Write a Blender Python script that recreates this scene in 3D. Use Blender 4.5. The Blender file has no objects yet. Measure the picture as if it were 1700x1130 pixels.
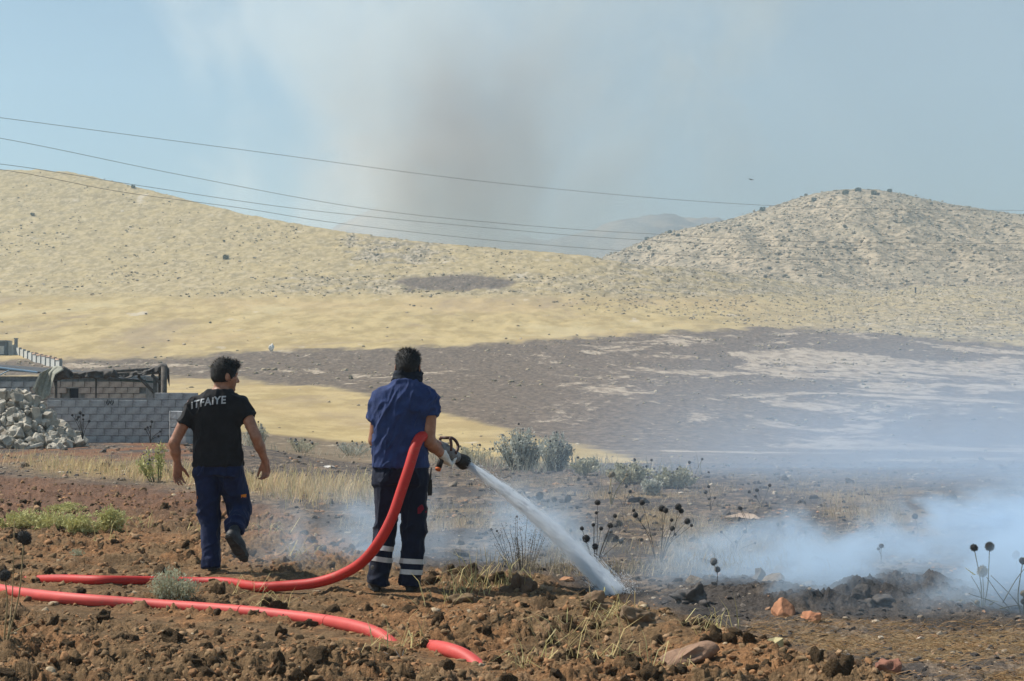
import bpy, math, random
import numpy as np
from mathutils import Vector, Matrix

# ------------------------------------------------------------------ camera, world, sun, exposure
SC = bpy.context.scene
COL = SC.collection
random.seed(7)
RNG = np.random.default_rng(7)
F = 2720.0                 # focal length in photo pixels (1700 wide)
CAMZ = 1.5
PITCH = math.atan(75.0 / F)

cam_data = bpy.data.cameras.new("camera")
cam = bpy.data.objects.new("camera", cam_data)
COL.objects.link(cam)
cam.location = (0, 0, CAMZ)
cam.rotation_euler = (math.pi / 2 + PITCH, 0, 0)
cam_data.sensor_width = 36.0
cam_data.lens = F / 1700.0 * 36.0
cam_data.clip_start = 0.1
cam_data.clip_end = 20000.0
SC.camera = cam

SUN = Vector((-0.62, 0.18, 0.76)).normalized()
SUN_EL = math.asin(SUN.z)
SUN_AZ = math.atan2(SUN.x, SUN.y)
world = bpy.data.worlds.new("World")
SC.world = world
world.use_nodes = True
wn = world.node_tree
wn.nodes.clear()
wo = wn.nodes.new("ShaderNodeOutputWorld")
wb = wn.nodes.new("ShaderNodeBackground")
sky = wn.nodes.new("ShaderNodeTexSky")
sky.sky_type = 'NISHITA'
sky.sun_disc = False
sky.sun_elevation = SUN_EL
sky.sun_rotation = SUN_AZ
sky.altitude = 500
sky.air_density = 1.3
sky.dust_density = 0.1
sky.ozone_density = 1.5
wb.inputs['Strength'].default_value = 0.053
wn.links.new(sky.outputs[0], wb.inputs[0])
wn.links.new(wb.outputs[0], wo.inputs[0])

sun_data = bpy.data.lights.new("sun", 'SUN')
sun_data.energy = 4.6
sun_data.angle = math.radians(0.53)
sun_data.color = (1.0, 0.94, 0.85)
sun = bpy.data.objects.new("sun", sun_data)
COL.objects.link(sun)
sun.rotation_euler = SUN.to_track_quat('Z', 'Y').to_euler()
sun.location = SUN * 100

SC.view_settings.view_transform = 'Standard'
SC.view_settings.look = 'None'
SC.view_settings.exposure = 0.55
SC.view_settings.gamma = 1.0
SC.view_settings.use_curve_mapping = False
SC.cycles.max_bounces = 10
SC.cycles.diffuse_bounces = 4
SC.cycles.glossy_bounces = 2
SC.cycles.transmission_bounces = 8
SC.cycles.volume_bounces = 5
SC.cycles.transparent_max_bounces = 32
SC.cycles.use_denoising = True
SC.cycles.volume_max_steps = 64

# ------------------------------------------------------------------ helpers
SA, CA = math.sin(PITCH), math.cos(PITCH)

def P(px, py, Y):
    """photo pixel at depth Y -> world point"""
    u = (px - 850.0) / F
    v = (565.0 - py) / F
    t = Y / (CA - v * SA)
    return np.array([u * t, Y, CAMZ + (SA + v * CA) * t])

def G(px, py, z=0.0):
    """photo pixel -> point on the level z"""
    u = (px - 850.0) / F
    v = (565.0 - py) / F
    t = (z - CAMZ) / (SA + v * CA)
    return np.array([u * t, (CA - v * SA) * t, z])

def proj(X, Y, Z):
    f = Y * CA + (Z - CAMZ) * SA
    up = -Y * SA + (Z - CAMZ) * CA
    return 850.0 + F * X / f, 565.0 - F * up / f

def sstep(a, b, x):
    t = np.clip((x - a) / (b - a), 0, 1)
    return t * t * (3 - 2 * t)

_perm = np.random.default_rng(3).permutation(4096).astype(np.int64)
_ang = np.random.default_rng(4).random(4096) * 2 * np.pi
_gx, _gy = np.cos(_ang), np.sin(_ang)
_val = np.random.default_rng(5).random(4096) * 2 - 1

def _h2(i, j, s):
    return _perm[(_perm[(i + s * 131) & 4095] + j) & 4095]

def pn2(x, y, s=0):
    x = np.asarray(x, float); y = np.asarray(y, float)
    i = np.floor(x).astype(np.int64); j = np.floor(y).astype(np.int64)
    fx = x - i; fy = y - j
    u = fx * fx * fx * (fx * (fx * 6 - 15) + 10)
    v = fy * fy * fy * (fy * (fy * 6 - 15) + 10)
    def g(a, b):
        h = _h2(i + a, j + b, s)
        return _gx[h] * (fx - a) + _gy[h] * (fy - b)
    a = g(0, 0); b = g(1, 0); c = g(0, 1); d = g(1, 1)
    return 1.5 * ((a + (b - a) * u) * (1 - v) + (c + (d - c) * u) * v)

def fbm2(x, y, o=4, s=0, gain=0.5):
    r = 0; a = 1.0; n = 0
    for k in range(o):
        r = r + a * pn2(x * 2 ** k + 17.3 * k, y * 2 ** k + 5.1 * k, s + k); n += a; a *= gain
    return r / n

def vn3(x, y, z, s=0):
    i = np.floor(x).astype(np.int64); j = np.floor(y).astype(np.int64); k = np.floor(z).astype(np.int64)
    fx = x - i; fy = y - j; fz = z - k
    fx = fx * fx * (3 - 2 * fx); fy = fy * fy * (3 - 2 * fy); fz = fz * fz * (3 - 2 * fz)
    r = 0
    for a in (0, 1):
        for b in (0, 1):
            for c in (0, 1):
                h = _perm[(_perm[(_perm[(i + a + s * 131) & 4095] + j + b) & 4095] + k + c) & 4095]
                r = r + _val[h] * (fx if a else 1 - fx) * (fy if b else 1 - fy) * (fz if c else 1 - fz)
    return r

def worley(x, y, s=0):
    """distance to nearest point and its random id"""
    i = np.floor(x).astype(np.int64); j = np.floor(y).astype(np.int64)
    best = np.full(x.shape, 9.0); bid = np.zeros(x.shape)
    for a in (-1, 0, 1):
        for b in (-1, 0, 1):
            h = _h2(i + a, j + b, s); h2 = _perm[(h + 77) & 4095]; h3 = _perm[(h + 991) & 4095]
            dx = i + a + h / 4096.0 - x; dy = j + b + h2 / 4096.0 - y
            d = dx * dx + dy * dy
            m = d < best
            best = np.where(m, d, best); bid = np.where(m, h3 / 4096.0, bid)
    return np.sqrt(best), bid

def tagit(o, label=None, cat=None, group=None, kind=None):
    if label: o['label'] = label
    if cat: o['category'] = cat
    if group: o['group'] = group
    if kind: o['kind'] = kind
    return o

def raw_mesh(name, V, Fc, smooth=True, col=None):
    """V (n,3), Fc (m,3) or (m,4) int arrays, col optional (n,3|4)"""
    V = np.ascontiguousarray(V, dtype=np.float32)
    Fc = np.ascontiguousarray(Fc, dtype=np.int32)
    me = bpy.data.meshes.new(name)
    n, m, k = len(V), Fc.shape[0], Fc.shape[1]
    me.vertices.add(n)
    me.vertices.foreach_set('co', V.ravel())
    me.loops.add(m * k)
    me.loops.foreach_set('vertex_index', Fc.ravel())
    me.polygons.add(m)
    me.polygons.foreach_set('loop_start', np.arange(0, m * k, k, dtype=np.int32))
    me.polygons.foreach_set('loop_total', np.full(m, k, dtype=np.int32))
    me.polygons.foreach_set('use_smooth', np.full(m, smooth, dtype=bool))
    if col is not None:
        a = me.color_attributes.new('Col', 'FLOAT_COLOR', 'POINT')
        c = np.ones((n, 4), np.float32); c[:, :col.shape[1]] = col
        a.data.foreach_set('color', c.ravel())
    me.update()
    me.validate()
    return me

def obj(name, me, mat=None, parent=None, loc=None):
    o = bpy.data.objects.new(name, me)
    COL.objects.link(o)
    if mat is not None and me is not None and len(me.materials) == 0:
        me.materials.append(mat)
    if parent is not None: o.parent = parent
    if loc is not None: o.location = loc
    return o

def empty(name, loc=(0, 0, 0), rz=0.0):
    o = bpy.data.objects.new(name, None)
    COL.objects.link(o); o.location = loc; o.rotation_euler = (0, 0, rz); o.empty_display_size = 0.1
    return o

class MB:
    """collects polygons of mixed size"""
    def __init__(s): s.v = []; s.f = []
    def add(s, V, Fs):
        b = len(s.v); s.v += [tuple(map(float, p)) for p in V]; s.f += [tuple(int(i) + b for i in f) for f in Fs]
    def box(s, c, size, M=None, jit=0.0):
        c = np.array(c, float); h = np.array(size, float) / 2
        pts = [np.array([sx * h[0], sy * h[1], sz * h[2]]) for sz in (-1, 1) for sy in (-1, 1) for sx in (-1, 1)]
        if jit: pts = [p + np.array([random.uniform(-jit, jit) for _ in range(3)]) for p in pts]
        if M is not None: pts = [np.array(M @ Vector(p)) for p in pts]
        s.add([c + p for p in pts], [(0, 2, 3, 1), (4, 5, 7, 6), (0, 1, 5, 4), (2, 6, 7, 3), (0, 4, 6, 2), (1, 3, 7, 5)])
    def tube(s, pts, rad, n=6, cap=True):
        pts = [np.array(p, float) for p in pts]
        m = len(pts)
        rad = [rad] * m if np.isscalar(rad) else list(rad)
        V = []; up = None
        for i in range(m):
            d = pts[min(i + 1, m - 1)] - pts[max(i - 1, 0)]
            d = d / (np.linalg.norm(d) + 1e-9)
            if up is None:
                up = np.array([0, 0, 1.0]) if abs(d[2]) < 0.9 else np.array([1.0, 0, 0])
            a = up - d * np.dot(up, d); a /= np.linalg.norm(a) + 1e-9; up = a
            b = np.cross(d, a)
            for k in range(n):
                t = 2 * math.pi * k / n
                V.append(pts[i] + rad[i] * (math.cos(t) * a + math.sin(t) * b))
        Fs = [(i * n + k, i * n + (k + 1) % n, (i + 1) * n + (k + 1) % n, (i + 1) * n + k) for i in range(m - 1) for k in range(n)]
        if cap:
            Fs.append(tuple(range(n - 1, -1, -1))); Fs.append(tuple((m - 1) * n + k for k in range(n)))
        s.add(V, Fs)
    def build(s, name, mat, parent=None, smooth=False, loc=None):
        me = bpy.data.meshes.new(name)
        me.from_pydata(s.v, [], s.f)
        if smooth: me.polygons.foreach_set('use_smooth', np.ones(len(s.f), bool))
        me.update()
        return obj(name, me, mat, parent, loc)

def spline(pts, n):
    """Catmull-Rom through pts, n samples per span"""
    p = [np.array(q, float) for q in pts]
    p = [2 * p[0] - p[1]] + p + [2 * p[-1] - p[-2]]
    out = []
    for i in range(1, len(p) - 2):
        for k in range(n):
            t = k / n
            out.append(0.5 * ((2 * p[i]) + (-p[i - 1] + p[i + 1]) * t + (2 * p[i - 1] - 5 * p[i] + 4 * p[i + 1] - p[i + 2]) * t * t
                              + (-p[i - 1] + 3 * p[i] - 3 * p[i + 1] + p[i + 2]) * t ** 3))
    out.append(p[-2])
    return out

def ico(sub):
    t = (1 + 5 ** 0.5) / 2
    V = [(-1, t, 0), (1, t, 0), (-1, -t, 0), (1, -t, 0), (0, -1, t), (0, 1, t), (0, -1, -t), (0, 1, -t), (t, 0, -1), (t, 0, 1), (-t, 0, -1), (-t, 0, 1)]
    Fs = [(0, 11, 5), (0, 5, 1), (0, 1, 7), (0, 7, 10), (0, 10, 11), (1, 5, 9), (5, 11, 4), (11, 10, 2), (10, 7, 6), (7, 1, 8),
          (3, 9, 4), (3, 4, 2), (3, 2, 6), (3, 6, 8), (3, 8, 9), (4, 9, 5), (2, 4, 11), (6, 2, 10), (8, 6, 7), (9, 8, 1)]
    V = [np.array(v, float) / np.linalg.norm(v) for v in V]
    for _ in range(sub):
        c = {}; N = []
        def mid(a, b):
            k = (min(a, b), max(a, b))
            if k not in c:
                m = V[a] + V[b]; V.append(m / np.linalg.norm(m)); c[k] = len(V) - 1
            return c[k]
        for a, b, d in Fs:
            x, y, z = mid(a, b), mid(b, d), mid(d, a)
            N += [(a, x, z), (b, y, x), (d, z, y), (x, y, z)]
        Fs = N
    return np.array(V), np.array(Fs)

def lumps(sub, n, seed, rough=0.35, angular=0.0):
    """n irregular unit lumps (verts, faces)"""
    V0, F0 = ico(sub); r = np.random.default_rng(seed); out = []
    for k in range(n):
        o = r.random(3) * 50
        d = 1 + rough * vn3(V0[:, 0] * 1.3 + o[0], V0[:, 1] * 1.3 + o[1], V0[:, 2] * 1.3 + o[2]) + 0.5 * rough * vn3(V0[:, 0] * 3.1 + o[1], V0[:, 1] * 3.1 + o[2], V0[:, 2] * 3.1 + o[0])
        V = V0 * d[:, None]
        for _ in range(int(angular)):          # knock flat faces off it
            nrm = r.normal(size=3); nrm /= np.linalg.norm(nrm); h = 0.55 + 0.25 * r.random()
            q = V @ nrm; V = V - np.where(q > h, q - h, 0)[:, None] * nrm
        out.append((V, F0))
    return out

def rot_rand(n, r, tilt=math.pi):
    """n random rotation matrices"""
    q = r.normal(size=(n, 4)); q /= np.linalg.norm(q, axis=1)[:, None]
    w, x, y, z = q.T
    return np.stack([np.stack([1 - 2 * (y * y + z * z), 2 * (x * y - z * w), 2 * (x * z + y * w)], -1),
                     np.stack([2 * (x * y + z * w), 1 - 2 * (x * x + z * z), 2 * (y * z - x * w)], -1),
                     np.stack([2 * (x * z - y * w), 2 * (y * z + x * w), 1 - 2 * (x * x + y * y)], -1)], 1)

def scatter_mesh(name, protos, pos, size, col, r, squash=0.75, smooth=True):
    """one merged mesh of many lumps; col (n,3)"""
    n = len(pos); which = r.integers(0, len(protos), n); R = rot_rand(n, r)
    Vs = []; Fs = []; Cs = []; off = 0
    for k, (V0, F0) in enumerate(protos):
        idx = np.where(which == k)[0]
        if not len(idx): continue
        s = size[idx][:, None] * (0.75 + 0.5 * r.random((len(idx), 3)))
        V = np.einsum('nij,vj->nvi', R[idx], V0) * s[:, None, :]
        V[:, :, 2] *= squash
        V += pos[idx][:, None, :]
        m = V0.shape[0]
        Fk = F0[None] + (np.arange(len(idx)) * m)[:, None, None] + off
        Vs.append(V.reshape(-1, 3)); Fs.append(Fk.reshape(-1, 3)); Cs.append(np.repeat(col[idx], m, axis=0)); off += len(idx) * m
    return raw_mesh(name, np.concatenate(Vs), np.concatenate(Fs), smooth, np.concatenate(Cs))

# ------------------------------------------------------------------ node helpers
class NT:
    def __init__(s, name):
        s.m = bpy.data.materials.new(name); s.m.use_nodes = True; s.t = s.m.node_tree; s.t.nodes.clear()
        s.out = s.t.nodes.new('ShaderNodeOutputMaterial')
    def n(s, kind, **kw):
        nd = s.t.nodes.new(kind)
        for k, v in kw.items(): setattr(nd, k, v)
        return nd
    def set(s, sock, v):
        if isinstance(v, bpy.types.NodeSocket): s.t.links.new(v, sock)
        else:
            if hasattr(sock.default_value, '__len__') and not hasattr(v, '__len__'): v = (v,) * len(sock.default_value)
            if hasattr(v, '__len__') and sock.type == 'RGBA' and len(v) == 3: v = (*v, 1)
            sock.default_value = v
    def math(s, op, a, b=0.0, c=0.0, clamp=False):
        nd = s.n('ShaderNodeMath', operation=op, use_clamp=clamp)
        s.set(nd.inputs[0], a); s.set(nd.inputs[1], b); s.set(nd.inputs[2], c)
        return nd.outputs[0]
    def vmul(s, a, b):
        nd = s.n('ShaderNodeVectorMath', operation='MULTIPLY'); s.set(nd.inputs[0], a); s.set(nd.inputs[1], b)
        return nd.outputs[0]
    def vadd(s, a, b):
        nd = s.n('ShaderNodeVectorMath', operation='ADD'); s.set(nd.inputs[0], a); s.set(nd.inputs[1], b)
        return nd.outputs[0]
    def noise(s, vec, scale, detail=4.0, rough=0.55, dist=0.0):
        nd = s.n('ShaderNodeTexNoise'); s.t.links.new(vec, nd.inputs['Vector'])
        s.set(nd.inputs['Scale'], scale); nd.inputs['Detail'].default_value = detail; nd.inputs['Roughness'].default_value = rough; nd.inputs['Distortion'].default_value = dist
        return nd.outputs['Fac']
    def voro(s, vec, scale, feature='F1', out='Distance'):
        nd = s.n('ShaderNodeTexVoronoi', feature=feature); s.t.links.new(vec, nd.inputs['Vector']); s.set(nd.inputs['Scale'], scale)
        return nd.outputs[out]
    def mix(s, f, a, b, mode='MIX'):
        nd = s.n('ShaderNodeMix', data_type='RGBA', blend_type=mode)
        s.set(nd.inputs[0], f); s.set(nd.inputs[6], a); s.set(nd.inputs[7], b)
        return nd.outputs[2]
    def ss(s, a, b, x):
        nd = s.n('ShaderNodeMapRange', interpolation_type='SMOOTHSTEP')
        s.set(nd.inputs[0], x); s.set(nd.inputs[1], a); s.set(nd.inputs[2], b)
        nd.inputs[3].default_value = 0; nd.inputs[4].default_value = 1
        return nd.outputs[0]
    def pos(s, which='Object'): return s.n('ShaderNodeTexCoord').outputs[which]
    def attr(s, name='Col', out='Color'):
        return s.n('ShaderNodeAttribute', attribute_name=name).outputs[out]
    def bump(s, h, strength=0.5, dist=0.02):
        nd = s.n('ShaderNodeBump'); nd.inputs['Strength'].default_value = strength; nd.inputs['Distance'].default_value = dist
        s.t.links.new(h, nd.inputs['Height']); return nd.outputs[0]
    def bsdf(s, col, rough=0.8, normal=None, spec=0.3, **kw):
        b = s.n('ShaderNodeBsdfPrincipled'); s.set(b.inputs['Base Color'], col); s.set(b.inputs['Roughness'], rough)
        b.inputs['Specular IOR Level'].default_value = spec
        if normal is not None: s.t.links.new(normal, b.inputs['Normal'])
        for k, v in kw.items(): s.set(b.inputs[k.replace('_', ' ')], v)
        s.t.links.new(b.outputs[0], s.out.inputs[0]); return b

def simple(name, col, rough=0.7, var=0.15, scale=8.0, bump=0.0, bscale=40.0, spec=0.3, coords='Object', **kw):
    t = NT(name); p = t.pos(coords)
    f = t.noise(p, scale, 4)
    dark = tuple(c * (1 - var) for c in col); lite = tuple(min(1, c * (1 + var)) for c in col)
    c = t.mix(t.ss(0.3, 0.7, f), dark, lite)
    nrm = t.bump(t.noise(p, bscale, 3), bump, 0.01) if bump else None
    t.bsdf(c, rough, nrm, spec, **kw)
    return t.m

# ------------------------------------------------------------------ terrain
ZBL = np.array([(0, 0), (26, 0), (34, -.03), (46, -.06), (56, -.55), (70, -1.0), (95, -.6), (150, 1.5), (190, 4.3), (240, 9.4), (290, 16.4), (325, 24.2), (355, 32.8), (385, 42.5), (410, 52.8), (420, 57), (470, 76), (520, 95)], float)
ZBR = np.array([(0, 0), (26, 0), (34, -.22), (47, -.72), (60, -1.1), (80, -1.5), (100, -1.1), (150, 1.3), (190, 4.0), (240, 8.9), (300, 14.5), (360, 21), (420, 27.0), (470, 30), (520, 32)], float)
SIL = np.array([(-900, 330), (-300, 292), (0, 279), (60, 279), (120, 283), (220, 304), (400, 345), (555, 373), (700, 391), (850, 404), (950, 411), (1030, 419), (1100, 427), (1200, 435), (1400, 442), (1700, 446), (2600, 470)], float)

def smooth_interp(x, T):
    s = 0
    for d, w in ((-1, .25), (0, .5), (1, .25)):
        s = s + w * np.interp(x * (1 + 0.02 * d), T[:, 0], T[:, 1])
    return s

def Hbase(X, Y):
    X = np.asarray(X, float); Y = np.asarray(Y, float)
    px = 850 + F * X / np.maximum(Y, 1)
    wl = sstep(620, 330, px)                                   # near terrace: level to the left, falling to the right
    near = wl * smooth_interp(Y, ZBL) + (1 - wl) * smooth_interp(Y, ZBR)
    wf = sstep(1470, 900, px)                                  # far slope: steep spur left, gentle right
    far = wf * smooth_interp(Y, ZBL) + (1 - wf) * smooth_interp(Y, ZBR)
    k = sstep(90, 200, Y)
    z = near * (1 - k) + far * k
    # the spur of the left hill ends in a ridge line
    sil = np.interp(px, SIL[:, 0], SIL[:, 1])
    Ys = 420 - (sil - 280) * 0.62
    zs = CAMZ + (640 - sil) / F * Ys + .35
    cap = zs - 0.20 * (Y - Ys) * sstep(1130, 1030, px) + 60 * sstep(1480, 1700, px)
    kk = 1.2
    h = np.clip(0.5 + 0.5 * (cap - z) / kk, 0, 1)
    zc = cap * (1 - h) + z * h - kk * h * (1 - h)
    return zc

BT = np.array([(-900, 760), (0, 788), (180, 802), (300, 812), (440, 838), (560, 885), (640, 925), (760, 948), (900, 958), (1000, 985), (1080, 1010), (1200, 1045), (1330, 1078), (1430, 1106), (1520, 1145), (2500, 1600)], float)

def zones(X, Y):
    px, py = proj(X, Y, np.zeros_like(X))
    w = 9 * fbm2(X * 1.1, Y * 0.6, 4, 11) * np.clip(12 / Y, .3, 1.5)
    pyb = np.interp(px, BT[:, 0], BT[:, 1])
    till = sstep(-8, 10, py - pyb + 2.2 * w)
    return px, py, till

FLAT = []      # trodden spots: x, y, z, radius
TRACK = []     # polylines along which the hoses have pressed the crumbs flat

def Hnear(X, Y, fine=True):
    X = np.asarray(X, float); Y = np.asarray(Y, float)
    px, py, till = zones(X, Y)
    z = Hbase(X, Y)
    z = z + 0.03 * fbm2(X * .35, Y * .35, 3, 2) * sstep(40, 20, Y)
    edge = np.interp(px, BT[:, 0], BT[:, 1])
    berm = np.exp(-((py - edge - 26) / 22.0) ** 2) * sstep(560, 900, px) * sstep(1700, 1400, px)
    z = z + till * (-0.045 + 0.05 * fbm2(X * 1.1 + 3, Y * 0.8, 3, 21)) + 0.07 * berm
    if fine:
        wx = X + 0.05 * fbm2(X * 4, Y * 4, 2, 31); wy = Y + 0.05 * fbm2(X * 4 + 9, Y * 4, 2, 32)
        d1, i1 = worley(wx * 3.6, wy * 3.0, 5)
        d2, i2 = worley(wx * 9, wy * 8, 6)
        d3, i3 = worley(X * 21, Y * 19, 7)
        big = np.clip(0.62 - d1, 0, 1) * (i1 > .45) * (0.4 + i1)
        mid = np.clip(0.6 - d2, 0, 1) * (i2 > .3) * (.4 + i2)
        sml = np.clip(0.6 - d3, 0, 1) * (i3 > .3)
        rel = 0.045 * np.sqrt(big + 1e-4) * (big > 0) + 0.040 * np.sqrt(mid + 1e-4) + 0.022 * sml + 0.045 * fbm2(X * 6, Y * 6, 5, 40, .6) + 0.050 * np.abs(fbm2(X * 15, Y * 15, 4, 41, .68))
        sm = sstep(-.12, .2, fbm2(X * .55 + 7, Y * .75, 3, 91))        # smoother crumb patches between cloddy ones
        z = z + till * rel * (0.5 + .72 * sm)
        z = z + (1 - till) * (0.016 * mid + 0.012 * sml * 1.5 + 0.012 * fbm2(X * 7, Y * 7, 3, 43)) * sstep(52, 30, Y)
    ridge = np.exp(-((py - 996 - 10 * np.sin(px * .02)) / 21.0) ** 2) * sstep(1060, 1330, px) * sstep(1680, 1560, px) * (1 - till)
    z = z + ridge * np.clip(.07 + .12 * fbm2(X * 2.2 + 8, Y * 2.2, 4, 46), 0, .22)
    if fine:
        z = z + ridge * .8 * rel
    for L in TRACK:
        near_ = (Y > L[:, 1].min() - .3) & (Y < L[:, 1].max() + .3) & (X > L[:, 0].min() - .3) & (X < L[:, 0].max() + .3)
        if not np.any(near_): continue
        xx, yy = X[near_], Y[near_]; d = np.full(xx.shape, 9.0)
        for a, b in zip(L[:-1], L[1:]):
            ab = b - a; tt = np.clip(((xx - a[0]) * ab[0] + (yy - a[1]) * ab[1]) / (ab @ ab), 0, 1)
            d = np.minimum(d, np.hypot(xx - a[0] - tt * ab[0], yy - a[1] - tt * ab[1]))
        w = sstep(.30, .14, d) * .97
        zf = Hbase(xx, yy) - .03 + .012 * fbm2(xx * 11, yy * 11, 3, 48)
        z = np.array(z); z[near_] = z[near_] * (1 - w) + zf * w
    for fx, fy, fz, fr in FLAT:
        w = sstep(fr, fr * .35, np.hypot(X - fx, (Y - fy) * .8))
        z = z * (1 - w) + (fz + .35 * (z - Hbase(X, Y)) - .012) * w
    return z

def fan_grid(rows, cols):
    U = (cols - 850.0) / F
    Y = np.repeat(rows[:, None], len(cols), 1)
    X = U[None, :] * Y
    n, m = Y.shape
    idx = np.arange(n * m).reshape(n, m)
    Fq = np.stack([idx[:-1, :-1], idx[:-1, 1:], idx[1:, 1:], idx[1:, :-1]], -1).reshape(-1, 4)
    return X.ravel(), Y.ravel(), Fq

# ---- near ground
TRACK.append(np.array([G(x, y)[:2] for x, y in ((0, 992), (120, 1006), (250, 1018), (400, 1029), (520, 1042), (600, 1054), (630, 1060))]))
TRACK.append(np.array([G(x, y)[:2] for x, y in ((715, 1083), (745, 1092), (780, 1102))]))
TRACK.append(np.array([G(x, y)[:2] for x, y in ((600, 958), (525, 972), (480, 977), (430, 979))]))
TRACK.append(np.array([G(x, y)[:2] for x, y in ((250, 975), (165, 975), (95, 973), (60, 971))]))
G1 = P(352, 945, 13.45); G2 = P(665, 978, 12.0)        # where the two men stand
for g, pts in ((G1, ((.0, .05), (.24, -.2))), (G2, ((-.18, .05), (.07, .04)))):
    for dx, dy in pts: FLAT.append((g[0] + dx, g[1] + dy, g[2], .42))
rows = [4.2, 5.0, 5.8, 6.5, 7.0]
while rows[-1] < 47.0:
    y = rows[-1]
    rows.append(y * (1 + (0.0031 if y > 7.6 else 0.012) + 0.0042 * float(sstep(11.5, 26, y))))
rows = np.array(rows)
cols = np.concatenate([np.arange(-900, -60, 9.0), np.arange(-60, 1760, 2.3), np.arange(1760, 2600, 9.0)])
X, Y, Fq = fan_grid(rows, cols)
px, py, till = zones(X, Y)
Z = Hnear(X, Y)
# albedo map of the soil itself
def c3(*c): return np.array(c)[None, :]
def lerp(a, b, t): return a + (b - a) * np.asarray(t)[:, None]
n1 = fbm2(X * .9, Y * .7, 4, 51); n2 = fbm2(X * 5, Y * 5, 4, 52); n3 = fbm2(X * 26, Y * 26, 2, 53)
_, cid = worley(X * 9, Y * 8, 6)
red = sstep(-.15, .35, n1 + .5 * n2)
tc = lerp(c3(.215, .140, .076) * np.ones((len(X), 1)), c3(.300, .162, .078) * np.ones((len(X), 1)), red)
tc = lerp(tc, c3(.40, .26, .155), sstep(.25, .6, fbm2(X * 2.4 + 5, Y * 2.4, 4, 54)) * .7)
tc = tc * (0.75 + .5 * cid[:, None])
tc = lerp(tc, c3(.200, .115, .085), sstep(900, 820, py) * sstep(650, 400, px) * .75)      # redder clay at the back left
# burnt stubble ground
bc = lerp(c3(.110, .096, .088) * np.ones((len(X), 1)), c3(.28, .215, .16), sstep(-.05, .35, n2 + .6 * n1))
bc = lerp(bc, c3(.30, .155, .085), sstep(.25, .55, fbm2(X * 1.2 + 30, Y * .5, 4, 55)) * sstep(420, 250, px) * .9)
bc = lerp(bc, c3(.27, .135, .075), sstep(-.25, .15, fbm2(X * .7 + 3, Y * .35, 4, 59)) * sstep(772, 758, py) * sstep(420, 300, px) * .8)
# straw coloured patches
straw = np.exp(-(((py - np.interp(px, [-900, 0, 100, 250, 420, 560, 700], [745, 768, 775, 786, 806, 816, 822])) / 15.0) ** 2)) * sstep(660, 540, px) * sstep(-60, 130, px)
straw = np.maximum(straw, sstep(0.0, .35, fbm2(X * .8 + 40, Y * .55, 4, 56)) * sstep(560, 760, px) * sstep(790, 835, py) * sstep(955, 900, py) * .75)
straw = np.maximum(straw, sstep(1180, 1400, px) * sstep(1025, 1065, py) * sstep(-.35, .25, fbm2(X * 1.6, Y * 1.2, 4, 57)) * .9)
straw = np.maximum(straw, sstep(-.02, .1, 745 - py + 0 * n1) * 0)
bc = lerp(bc, c3(.37, .265, .145), np.clip(straw + .35 * straw * n2, 0, 1))
char = sstep(-.05, .3, fbm2(X * 1.4 + 12, Y * 1.1, 3, 58)) * sstep(820, 1020, px) * sstep(925, 955, py) * sstep(1062, 1030, py)
char = np.maximum(char, sstep(1040, 1200, px) * sstep(945, 970, py) * sstep(1040, 1015, py) * np.clip(.75 + n2, 0, 1))
bc = lerp(bc, c3(.075, .069, .066), char * .9)
gc = lerp(bc, tc, till)
ash = np.exp(-((py - np.interp(px, BT[:, 0], BT[:, 1]) + 2) / 16.0) ** 2) * sstep(430, 640, px) * sstep(-.1, .3, n2)
gc = lerp(gc, c3(.09, .08, .075), ash * .7)
wetd = np.hypot(X - G(1024, 988)[0], (Y - G(1024, 988)[1]) * .7) + .12 * n2
gc = gc * (1 - .6 * sstep(.48, .12, wetd))[:, None]
gc = np.clip(gc * (1 + .25 * n3[:, None]), .02, .8)

def soil_material(name, source):
    t = NT(name); p = t.pos('Object')
    if source == 'attr': base = t.attr()
    else:
        rnd = t.n('ShaderNodeObjectInfo').outputs['Random']
        rp = t.n('ShaderNodeValToRGB'); t.set(rp.inputs[0], rnd); e = rp.color_ramp.elements
        e[0].color = (.13, .085, .05, 1); e[1].color = (.30, .17, .095, 1)
        m = e.new(.35); m.color = (.20, .12, .065, 1); m = e.new(.7); m.color = (.27, .115, .06, 1)
        base = rp.outputs[0]
    sc = 1.0 if source == 'attr' else .12
    f1 = t.noise(p, 42 * sc, 5, .65); f2 = t.noise(p, 150 * sc, 3, .6)
    c = t.mix(t.ss(.3, .72, f1), t.vmul(base, (.62, .62, .62)), t.vmul(base, (1.3, 1.27, 1.22)))
    speck = t.ss(.70, .76, t.noise(p, 95 * sc, 1))
    c = t.mix(t.math('MULTIPLY', speck, .55), c, (.42, .32, .22))
    h = t.math('ADD', t.math('MULTIPLY', f1, 1.0), t.math('MULTIPLY', f2, .45))
    t.bsdf(c, .95, t.bump(h, 1.0, .030 if source == 'attr' else .1), .12)
    return t.m
M_soil = soil_material('soil', 'attr')
M_clod = soil_material('clod_soil', 'random')
ground = obj('ground', raw_mesh('ground', np.stack([X, Y, Z], 1), Fq, True, gc), M_soil)
tagit(ground, kind='structure')

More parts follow.
